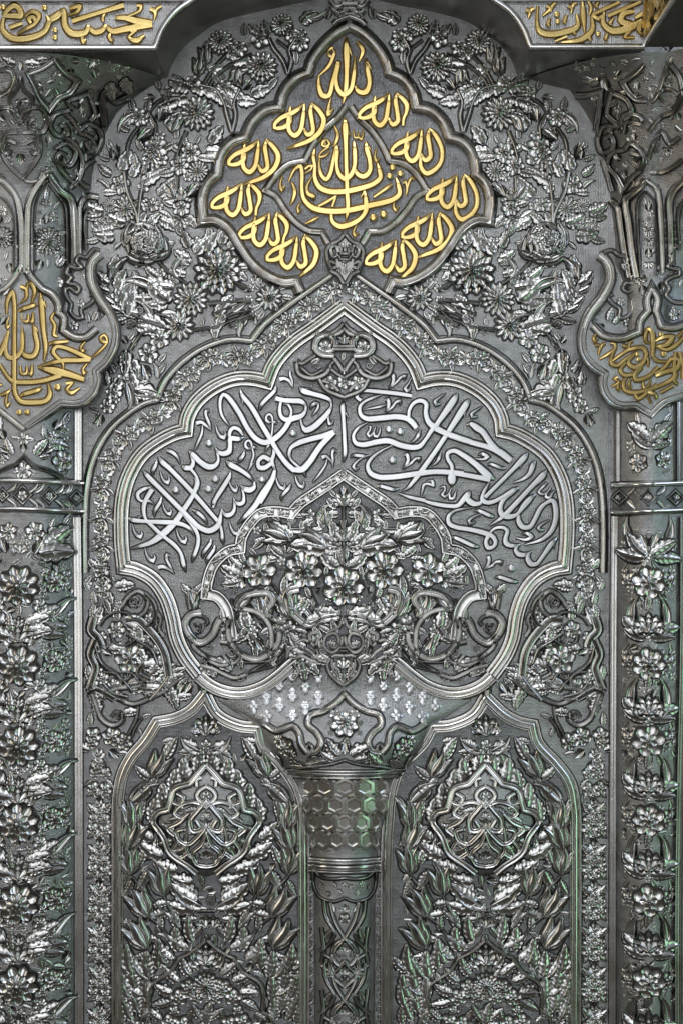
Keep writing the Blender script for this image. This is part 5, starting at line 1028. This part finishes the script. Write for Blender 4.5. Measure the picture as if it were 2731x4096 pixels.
def csym(fr, s, parent=cc, hs=1.0, w=None, prof='round', hgt=14, name='scroll_rib', mat='rel', ax=1378):
    ox, oy, k = FR[fr]; m2 = 2 * (ax - ox) * k
    s2 = ' '.join(t if t == '|' else '%f,%s' % (m2 - float(t.split(',')[0]), ','.join(t.split(',')[1:])) for t in s.split())
    for q in (s, s2): stroke(name, fr, q, prof, hgt, parent, mat, w=w, surf=f_cup, step=7)
# fleurs in a lattice over the cup
def fleur_mesh():
    mb = MB()
    for a, L, w in ((90, 66, 24), (-90, 44, 22), (180, 46, 18), (0, 46, 18)): petal(mb, -math.radians(a), 2, L, w, 12, 15, 0, .7, nu=3, nv=5, rim=1.5, dish=-4)
    dome(mb, 0, -62, 7, 9, 0, 8, local=True); return mb
lib('fleur', 'fleur_stud', fleur_mesh(), 'letter')
for r in range(9):
    y = 2630 + r * 39
    w = 1378 - ip(CUPL, y)
    for c in range(-9, 10):
        x = 1378 + (c * 2 + (r % 2)) * 52
        if abs(x - 1378) > w * .95 or y > 2895: continue
        ad = abs(x - 1378)
        if y < float(np.interp(ad, [0, 180, 213, 263, 328, 413, 488, 541], [2655, 2655, 2662, 2706, 2750, 2774, 2764, 2738])) + 38: continue
        if (ad < 70 and y < 2775) or (ad < 190 and y < 2700): continue
        if ad < 170 and y > 2760 + ad * .45: continue
        put('fleur', x, y, 56, 180 if (c + r) % 2 else 0, cc, surf=f_cup)
# raised ogee with blossom on the cup
csym('J', "1550,80 | 1500,130 1450,160 1390,180 1380,220 1420,260 1440,300 1420,340 1380,350", w=26, prof='twin', hgt=22, mat='bar', name='ogee_moulding')
csym('J', "1180,215 1240,250 1310,230 1340,260 1350,310 1380,350", w=26, prof='twin', hgt=22, mat='bar', name='ogee_moulding')
csym('J', "1310,420 1400,410 1480,400 1550,380", w=9); csym('J', "1380,350 1400,330 1385,310 1370,330", w=12)
for t in 'heart,1543,225,62 berry,1480,215,26 berry,1480,260,24 berry,1610,215,26 berry,1610,260,24 five,1500,180,26 five,1586,180,26 bud,1543,300,60,-90 serr,1520,360,90,140 serr,1570,360,90,40 leaf,1500,380,70,160 leaf,1590,380,70,20 serr,1543,340,60,90 six,1280,320,44 five,1250,290,26 five,1310,350,24 leaf,1240,360,60,-60 serr,1380,400,80,30 serr,1300,400,60,20 six,1806,320,44 five,1836,290,26 five,1776,350,24 serr,1706,400,80,150 serr,1786,400,60,160 leaf,1846,360,60,-120'.split():
    q = t.split(','); put(q[0], float(q[1]) / 1.12, 2700 + float(q[2]) / 1.12, float(q[3]) / 1.12, float(q[4]) if len(q) > 4 else 0, cc, surf=f_cup)
def ring(y0, y1, hgt, mat, name='ring_moulding', beads=0, bow=8, ext=6):
    y = (y0 + y1) / 2; w = 1378 - ip(CUPL, y) + ext
    P = [[1378 + w * t * .995, y + bow * (1 - t * t)] for t in [math.sin(a * math.pi / 2) for a in lin(-1, 1, 24)]]
    mb = MB(); sweep(mb, np.array(P), 'round', hgt, y1 - y0, 0, surf=f_cup); link(name, origin_mesh(name, mb, mat), cc, OR[0])
for a, b, hh, m in ((3074, 3084, 10, 'bar'), (3084, 3100, 16, 'rel'), (3100, 3110, 12, 'bar'), (3428, 3440, 16, 'bar'), (3440, 3452, 20, 'bar'), (3452, 3478, 10, 'rel'), (3478, 3488, 16, 'bar')): ring(a, b, hh, m)
# honeycomb capital: pyramid and prism cells
def hexcell(mb, x, y, rx, ry, h, surf, apex=None):
    V = [(x + rx * math.cos(math.radians(a)), y + ry * math.sin(math.radians(a))) for a in (90, 150, 210, 270, 330, 30)]
    b0 = len(mb.v)
    for (sx, hz) in ((1, 0), (.9, h), (.62, h), (.5, h * .45)):
        for (vx, vy) in V: X = x + (vx - x) * sx; Y = y + (vy - y) * sx; mb.v.append(Wp(X, Y, surf(X, Y) + 1 + hz))
    for r in range(3):
        for i in range(6): a = b0 + r * 6 + i; c = b0 + r * 6 + (i + 1) % 6; mb.f.append((a, c, c + 6, a + 6))
    mb.f.append(tuple(b0 + 18 + i for i in range(6)))
def pyramid(mb, x, y, rx, ry, h, surf):
    b0 = len(mb.v); V = [(x, y - ry), (x + rx, y), (x, y + ry), (x - rx, y)]
    for (vx, vy) in V: mb.v.append(Wp(vx, vy, surf(vx, vy) + 1))
    mb.v.append(Wp(x, y - ry * .1, surf(x, y) + h))
    for i in range(4): mb.f.append((b0 + i, b0 + (i + 1) % 4, b0 + 4))
for r, y in enumerate((3150, 3222, 3292, 3362)):
    w = 1378 - ip(CUPL, y); n = 6
    for i in range(-4, 5):
        t = (i + (.5 if r % 2 else 0)) / 3.4
        if abs(t) > 1.05: continue
        x = 1378 + w * math.sin(t * math.pi / 2 * .98); cw = w / 3.4 * math.pi / 2 * max(.25, math.cos(t * math.pi / 2 * .95)) * .56
        if abs(x - 1378) > w * .97: continue
        mb = MB(); hexcell(mb, x, y, cw * 1.12, 42, 18, f_cup); o = link('honeycomb_cell', origin_mesh('honeycomb_cell', mb, 'bar', angle=20), cc, OR[0])
        if r: 
            mb = MB(); pyramid(mb, x, y - 36, cw * .95, 17, 26, f_cup); link('pyramid_stud', origin_mesh('pyramid_stud', mb, 'bar', angle=10), cc, OR[0])
        if cw > 16: put('five', x, y, 11, i * 20, cc, surf=f_cup)
# collar and shaft arabesque
csym('J', "1400,870 1440,905 1490,915 1543,910", w=10, hgt=12); csym('J', "1400,870 1410,960 1440,1000 1500,1015 1543,1000", w=8, hgt=12)
for x, y in ((1440, 940), (1470, 980), (1500, 940), (1520, 970), (1570, 950), (1600, 975), (1620, 935), (1650, 950), (1543, 940)): put('five', x / 1.12, 2700 + y / 1.12, 12, x, cc, surf=f_cup, hs=.6)
for yy in (0, 250):
    for s, w in (("1480,1020 1500,1100 1543,1180 | 1500,1210 1490,1260 1520,1300 1543,1280", 9), ("1543,1180 1490,1250 1480,1330 1543,1400", 9), ("1450,1010 1460,1080 1500,1150", 8), ("1430,1240 1480,1200 1500,1160", 8), ("1440,1130 1450,1230 1440,1290", 8), ("1450,1250 1490,1280 1470,1320 1440,1300", 8), ("1543,1290 1500,1330 1460,1340", 8)):
        s2 = ' '.join(t if t == '|' else '%s,%f' % (t.split(',')[0], float(t.split(',')[1]) + yy * 1.12) for t in s.split()); csym('J', s2, w=w * 1.5, hgt=12, prof='ribbon')
    for c, x, y, r, a in (('palm', 1543, 1060, 34, 90), ('five', 1543, 1090, 24, 0), ('leaf', 1500, 1060, 40, 120), ('palm', 1543, 1240, 34, 90), ('bud', 1543, 1350, 50, -90), ('curl', 1500, 1250, 22, 0), ('curl', 1586, 1250, 22, 0), ('leaf', 1586, 1060, 40, 60), ('leaf', 1460, 1180, 50, 60), ('leaf', 1626, 1180, 50, 120), ('five', 1470, 1340, 20, 0), ('five', 1616, 1340, 20, 0), ('palm', 1543, 1190, 26, 90)):
        put(c, x / 1.12, 2700 + y / 1.12 + yy, r / 1.12 * 1.05, a, cc, surf=f_cup, hs=.8)
hb = MB(); dome(hb, 1375, 3826, 6, -3, base=f_cup(1375, 3826) + 5); link('bolt_hole', origin_mesh('bolt_hole', hb, 'dark'), cc, OR[0])
# narrow chased borders either side of the shaft
bd = thing('chased_border', 'narrow chased vine borders hugging both sides of the central column', 'border', 1378, 3800)
for sg in (-1, 1):
    for k in range(28):
        y = 3420 + k * 27; x = 1378 + sg * 144
        put('curl' if k % 2 else 'curlr', x + (5 if k % 2 else -5), y, 13, 90 * (k % 4), bd, base=2, hs=.8); put('leaf', x - (6 if k % 2 else -6), y + 8, 24, 60 + 60 * (k % 2), bd, base=2, hs=.7)

# ================================================================== DOOR ARCHES
DL = ("821,2778 768,2840 705,2874 629,2890 | 580,2968 527,3030 491,3102 474,3200 472,3414 472,4500", "821,2778 868,2858 955,2903 1036,2912 | 1056,2986 1122,3057 1182,3146 1208,3236 1214,3414 1212,4500")
DR = ("1941,2790 1893,2860 1800,2902 1726,2908 | 1694,2968 1600,3070 1566,3160 1552,3300 1546,3414 1548,4500", "1941,2790 2016,2860 2075,2890 2128,2902 | 2150,2975 2224,3057 2276,3130 2297,3230 2300,3414 2296,4500")
dm = lambda p: 1331 + (p - 1331)
doors = []
for side, (A_, B_), jx in (('left', DL, 810), ('right', DR, 1950)):
    t = thing('arched_panel', 'arched panel of tulips round an onion medallion, %s of the central column' % side, 'panel', 843 if side == 'left' else 1930, 3400)
    a = smooth(pts('S', A_), 12); b = smooth(pts('S', B_), 12)[::-1]
    fill('panel_field', np.vstack([a, b])[:, :2], 4, 'darkground', t)
    stroke('arch_moulding', 'S', A_, 'big', 30, t, 'bar', w=50, flip=True); stroke('arch_moulding', 'S', B_, 'big', 30, t, 'bar', w=50)
    doors.append(t)
    stroke('joint_strut', 'S', "%d,2712 %d,2760 %d,2790" % (jx, (jx + (821 if side == 'left' else 1941)) / 2, 821 if side == 'left' else 1941), 'twin', 26, t, 'bar', w=34)
PAN = 'palm,682,270,100,90 lotus,682,260,80,90 bud,682,240,60,90 berry,610,290,22 berry,750,290,22 serr,640,320,70,170 serr,720,320,70,10 scythe,660,350,100,170 scyther,700,350,100,10 leaf,620,345,60,-120 leaf,742,345,60,-60 leaf,640,330,80,200 leaf,724,330,80,-20 five,682,310,24 '
for k, (x, y, a, r) in enumerate(((652, 430, 96, 84), (628, 455, 106, 90), (600, 478, 112, 92), (570, 500, 108, 90), (542, 520, 100, 84), (516, 552, 104, 84), (508, 592, 112, 92), (478, 622, 104, 84), (450, 650, 100, 84), (432, 690, 118, 84), (440, 725, 150, 84), (462, 762, 158, 88), (488, 800, 164, 92), (518, 836, 168, 92), (552, 864, 172, 88), (588, 890, 175, 84), (622, 915, 180, 76), (648, 938, 200, 60))):
    if k % 2: continue
    r *= 1.22
    PAN += 'serr,%d,%d,%d,%d serrr,%d,%d,%d,%d ' % (x, y + 8, r, a, 1364 - x, y + 8, r, 180 - a)
TUL = 'tulip,440,455,120,62 tulip,355,690,130,96 tulip,345,890,120,98 tulip,490,985,130,100 tulip,420,1080,140,118 tulip,415,1220,140,122 scythe,350,560,120,60 scyther,320,600,80,110 tulip,335,780,130,70 leaf,500,370,100,70 leaf,490,300,60,20 leaf,430,500,110,230 leaf,400,540,60,200 leaf,430,460,80,150 leaf,430,500,60,60 leaf,330,640,90,60 leaf,380,640,80,80 leaf,350,700,80,240 ' \
      'leaf,390,840,80,80 leaf,350,800,110,100 leaf,420,880,90,250 leaf,450,800,70,90 leaf,450,1030,70,20 leaf,500,1060,80,200 leaf,560,1130,90,120 leaf,540,1090,60,160 leaf,480,1140,70,100 leaf,460,1180,60,180 leaf,420,1250,60,200 leaf,350,920,70,250 ' \
      'serr,640,1010,130,160 serr,630,1040,110,185 serr,640,990,90,150 scythe,660,1040,130,170 five,610,1050,26 palm,682,1130,60,90 leaf,660,1130,70,230 leaf,640,1090,60,190 leaf,620,1190,110,110 leaf,600,1220,110,160 serr,560,1230,100,110 serr,530,1270,100,150 serr,500,1290,110,120 leaf,470,1310,110,100 five,520,1260,24 five,560,1210,24 serr,430,1350,110,110 leaf,400,1350,110,130 leaf,350,1330,120,110 serr,330,1320,80,150 serr,370,1400,110,110 serr,390,1430,100,150 leaf,420,1450,110,100 ' \
      'serr,340,1440,100,120 leaf,320,1480,100,110 serr,380,1500,100,110 leaf,350,1540,100,120 serr,410,1540,90,100 leaf,310,1560,80,100 five,350,1280,20 berry,400,1400,18 berry,380,1360,18 leaf,680,1160,60,-90 '
CORE = 'lotus,682,1290,100,90 mum,682,1385,60 palm,682,1250,70,90 heart,610,1400,46 heart,754,1400,46 five,640,1440,34 five,724,1440,34 five,560,1440,40 five,804,1440,40 serr,610,1340,80,130 serr,754,1340,80,50 serr,560,1370,80,150 serr,804,1370,80,30 leaf,640,1320,80,110 leaf,724,1320,80,70 serr,530,1420,80,170 serr,834,1420,80,10 leaf,520,1460,80,200 leaf,844,1460,80,-20 berry,600,1480,20 berry,764,1480,20 five,540,1500,26 five,824,1500,26 serr,480,1540,70,150 five,520,1550,40 five,580,1560,40 five,844,1550,40 five,784,1560,40 six,682,1440,24 bud,640,1290,60,100 bud,724,1290,60,80 leaf,620,1500,60,-110 leaf,744,1500,60,-70 five,480,1400,20 five,884,1400,20 serr,682,1560,90,90 leaf,660,1540,70,130 leaf,704,1540,70,50'
for t, cx in ((doors[0], 826), (doors[1], 1940)):
    m = lambda x: x
    FR['P'] = (cx - 682 / 1.12, 2700, 1.12)
    ax = cx
    puts('P', PAN, t, base=4, hs=1.0); sym('P', TUL, t, 4, ax=ax if cx > 1000 else 840, hs=1.05); puts('P', CORE, t, base=4, hs=1.0)
    # shallow bulging onion medallion
    xx = lambda q: q
    hl = smooth(pts('P', "680,400 640,450 608,488 | 540,512 520,570 510,605 | 460,622 445,662 470,700 490,730 520,800 600,858 640,890 682,905"), 8)
    LL = np.vstack([hl[:, :2], np.array([[2 * ax - p[0], p[1]] for p in hl])[::-1]])
    cyo = 2700 + 660 / 1.12; bul = lambda x, y, ax=ax, cyo=cyo: 8 + 62 * max(0, 1 - ((x - ax) / 215) ** 2 - ((y - cyo) / 265) ** 2) ** .6
    mb = MB(); rows = []
    for q in lin(0, 1, 9):
        rows.append([Wp(ax + (p[0] - ax) * q, cyo + (p[1] - cyo) * q, bul(ax + (p[0] - ax) * q, cyo + (p[1] - cyo) * q) if q < .99 else 5) for p in np.vstack([LL, LL[:1]])])
    mb.grid(rows); link('medallion_boss', origin_mesh('medallion_boss', mb, 'ground', angle=60), t, OR[0])
    for s, w, hg in (("680,405 640,450 608,488 | 540,512 520,570 510,605 | 460,622 445,662 470,700 490,730 520,800 600,858 640,890", 15, 24), ("682,500 650,520 640,545 682,590 | 682,600", 10, 16), ("682,590 620,570 560,590 540,620 570,640 600,620", 10, 16), ("682,560 640,610 610,650 620,700 660,690 640,650", 13, 16), ("682,680 640,730 600,760 560,740 550,700 580,690", 11, 16), ("682,700 660,760 620,800 640,850 682,860", 10, 16),
                     ("600,620 560,660 510,690 540,720", 12, 16), ("560,740 530,790 560,820 600,800", 10, 16), ("550,530 580,550 560,580 530,570", 10, 16), ("640,500 640,470 660,460", 9, 16), ("600,680 590,740 600,800 640,840", 8, 14)):
        for mx in (0, 1):
            s2 = s if not mx else ' '.join(q if q == '|' else '%f,%s' % (1364 - float(q.split(',')[0]), ','.join(q.split(',')[1:])) for q in s.split())
            stroke('scroll_rib', 'P', s2, 'ribbon', hg * .7, t, 'bar', w=w * 1.6, surf=bul, step=8)
    for c, x, y, r, a in (('palm', 682, 690, 50, 90), ('palm', 682, 820, 40, 90), ('leaf', 560, 640, 50, 200), ('leaf', 804, 640, 50, -20), ('five', 600, 700, 20, 0), ('five', 764, 700, 20, 0), ('curl', 560, 560, 20, 0), ('curl', 804, 560, 20, 0), ('five', 682, 540, 18, 0), ('leaf', 540, 690, 60, 170), ('leaf', 824, 690, 60, 10), ('serr', 600, 760, 70, 220), ('serr', 764, 760, 70, -40), ('curl', 640, 810, 24, 0), ('curl', 724, 810, 24, 0), ('leaf', 640, 600, 60, 200), ('leaf', 724, 600, 60, -20), ('serr', 530, 740, 60, 210), ('serr', 834, 740, 60, -30), ('five', 682, 760, 22, 0), ('leaf', 590, 820, 50, 190), ('leaf', 774, 820, 50, -10), ('palm', 682, 640, 34, 90), ('serr', 580, 600, 50, 160), ('serr', 784, 600, 50, 20)):
        put(c, FR['P'][0] + x / 1.12, 2700 + y / 1.12, r / 1.12, a, t, surf=bul)
    for s in ("640,350 660,400 682,415", "724,350 704,400 682,415", "330,640 330,740 340,900", "345,900 400,960 480,1050 560,1130", "490,985 520,1050 560,1110", "420,1080 480,1130 520,1190", "400,540 380,500 430,470"):
        stroke('stem', 'P', s, 'round', 20, t, 'rel', w=9, base=4)
        if s[0] in '34': stroke('stem', 'P', ' '.join('%f,%s' % (2 * (ax if cx > 1000 else 840) * 1.12 - 2 * FR['P'][0] * 1.12 - float(q.split(',')[0]), q.split(',')[1]) for q in s.split()), 'round', 20, t, 'rel', w=9, base=4)
    scatter(t, ax - 335, ax + 335, 3000, 4110, lambda x, y: (abs(x - ax) < 215 or y > 3180) and abs(x - ax) < 320 and not (abs(x - ax) < 215 and 3040 < y < 3520) and y < 4100, ['leaf', 'leafr', 'serr', 'bud', 'leaf', 'serrr'], base=4, sizes=(14, 26), gap=0, limit=55, tries=3500, seed=5)
    for s in ("650,355 714,355", "640,1058 724,1058"): stroke('tie_bar', 'P', s, 'round', 26, t, 'bar', w=9, base=4)
    for mx in (0, 1):
        s = "682,1188 620,1240 560,1270 | 520,1330 440,1385 425,1440 430,1510 | 400,1530 385,1568 400,1640"
        s2 = s if not mx else ' '.join(q if q == '|' else '%f,%s' % (1364 - float(q.split(',')[0]), q.split(',')[1]) for q in s.split())
        stroke('inner_arch', 'P', s2, 'twin', 28, t, 'bar', w=16, base=4)

# ================================================================== SIDE ARABESQUES AND LOWER GARLANDS
for mflag, side in ((False, 'left'), (True, 'right')):
    t = thing('arabesque', 'interlaced dragon-like scroll with blossoms beside the lobed frame, %s side' % side, 'ornament', 400 if not mflag else 2350, 2600)
    for s, w, p in (("725,970 760,985 790,940 830,900 870,885 910,910 930,960 905,1020 860,1050", 20, 'dish'), ("830,985 810,960 830,930 860,950 850,990", 14, 'round'), ("905,900 960,960 975,1030 960,1080 920,1110", 26, 'leaf'), ("625,1100 660,1050 720,1020 790,1020 830,1050", 18, 'round'), ("790,1065 860,1060 930,1120 990,1190 1030,1260 1050,1340 1060,1420", 44, 'leaf'),
                    ("800,1150 870,1200 950,1250 990,1340", 22, 'round'), ("590,1050 575,1130 620,1180 640,1230", 44, 'leaf'), ("600,1190 570,1280 600,1360 580,1440 560,1500", 40, 'leaf'), ("700,1150 720,1210 790,1225 850,1190", 16, 'round'), ("600,1240 640,1340 720,1400 780,1450 830,1510", 20, 'round'), ("650,1390 740,1410 760,1470 700,1480", 18, 'round'),
                    ("760,1390 830,1400 880,1460 920,1480", 18, 'round'), ("1060,1420 1000,1500 940,1568", 22, 'round'), ("640,1470 700,1530 800,1560", 30, 'leaf'), ("980,1010 1010,1060 1000,1120 1030,1170", 16, 'dish'), ("550,1530 600,1500 650,1520 720,1560", 30, 'leaf'), ("900,1340 870,1400 930,1440", 30, 'leaf')):
        stroke('scroll', 'G', s, p, 26, t, 'rel', w=w / 1.568 * 1.25, mirror=mflag, base=2)
    puts('G', 'six,820,1305,96 six,1030,1450,56 five,860,1120,50 five,945,1000,34 five,935,1050,24 six,735,1125,56 five,640,1170,36 five,600,1310,34 five,620,1380,30 five,650,1430,40 five,980,1250,30 five,1010,1320,34 five,920,1180,24 five,640,1240,34 bud,700,1280,70,150 serr,740,1060,90,100 serr,800,1090,110,-20 serr,870,1140,100,-70 serr,700,1250,110,10 serr,870,1250,120,-60 serr,900,1360,120,20 '
         'serr,950,1400,120,50 leaf,1010,1400,110,40 leaf,1080,1400,90,30 serr,1050,1470,120,-60 serr,980,1440,110,-20 leaf,1120,1500,90,60 bud,1130,1520,70,80 leaf,1140,1540,60,20 leaf,720,1210,60,-120 serr,600,1090,110,80 serr,590,1050,80,100 tulip,800,1490,120,20 serr,880,1480,100,-20 curl,850,945,40 curl,790,1190,34 curl,790,1410,30 five,720,1470,40 leaf,660,1560,90,150 serr,580,1440,90,120 curl,580,1460,26 curl,570,1500,24 curl,1010,1150,24 curl,1000,1080,24 five,740,1540,34 five,640,1500,30 '
         'six,650,830,60 five,640,760,50 bloom,640,700,70,90 bloom,645,860,76,100 serr,730,860,110,20 leaf,600,960,80,110 curl,600,950,30 serr,620,740,80,150 serr,680,900,70,-60 leaf,660,940,90,-60 leaf,780,960,60,190 leaf,545,830,60,60 leaf,560,880,70,120 five,560,840,24 berry,560,800,16', t, base=6, mirror=mflag, hs=1.0)
    for s, w in (("400,40 430,130 460,200 510,225 550,200 545,165", 18), ("500,190 520,165 550,175 540,200", 10), ("470,70 540,110 600,130 680,100 740,70 800,20", 16), ("460,90 520,60 600,50 650,40", 20), ("620,140 610,200 590,240 560,300", 10), ("640,190 610,230 590,280", 8)):
        stroke('scroll', 'J', s, 'dish', 24, t, 'rel', w=w, mirror=mflag, base=2)
    puts('J', 'six,740,45,44 five,690,30,30 serr,760,30,70,40 serr,770,80,70,-60 serr,800,100,60,20 bud,830,80,60,60 serr,650,60,80,10 curl,530,185,24 serr,420,60,70,-80 serr,430,110,70,-70 leaf,640,190,40,30 leaf,620,240,36,-60 serr,560,170,60,20 five,610,60,28 five,420,40,26', t, base=8, mirror=mflag, hs=1.0)
    g = thing('garland', 'long vertical string of small blossoms beside the arched panel, %s side' % side, 'garland', 400 if not mflag else 2350, 3500)
    def pg(c, x, y, r, a):
        if mflag: x = 2752 - x + 22; a = 180 - a; c = SWAP.get(c, c)
        put(c, x, y, r, a, g, base=2, hs=1.05)
    for c, x, y, r, a in (('six', 450, 2945, 40, 0), ('six', 500, 2965, 36, 0), ('five', 375, 2940, 34, 0), ('five', 370, 2965, 30, 0), ('leaf', 365, 2900, 50, 100), ('leaf', 360, 3000, 60, 160), ('five', 395, 3070, 36, 0), ('bloom', 395, 3030, 46, 80), ('five', 385, 3090, 26, 0), ('five', 425, 3090, 24, 0), ('leaf', 425, 3120, 44, -40), ('leaf', 370, 3120, 44, -130), ('bud', 440, 3000, 50, -40), ('leaf', 480, 3010, 40, 0)): pg(c, x, y, r, a)
    y = 3150; k = 0
    while y < 4120:
        x = 400
        for c, dx, dy_, r, a in (('five', -24, 0, 28, 0), ('five', 24, 4, 28, 0), ('five', 0, 28, 24, 0), ('leaf', -20, 14, 38, -130), ('leaf', 20, 14, 38, -50), ('leaf', -20, -6, 34, 150), ('leaf', 20, -6, 34, 30), ('bud', 0, 34, 40, -90)): pg(c, x + dx, y + dy_, r, a + random.uniform(-8, 8))
        y2 = y + 84
        for c, dx, dy_, r, a in (('bloom', 0, 0, 46, 90), ('serr', -8, 16, 50, 150), ('serrr', 8, 16, 50, 30), ('five', -22, 40, 24, 0), ('five', 22, 42, 24, 0), ('five', 0, 48, 20, 0), ('leaf', -22, 50, 34, -120), ('leaf', 22, 50, 34, -60)): pg(c, x + dx, y2 + dy_, r, a + random.uniform(-8, 8))
        y += 164; k += 1
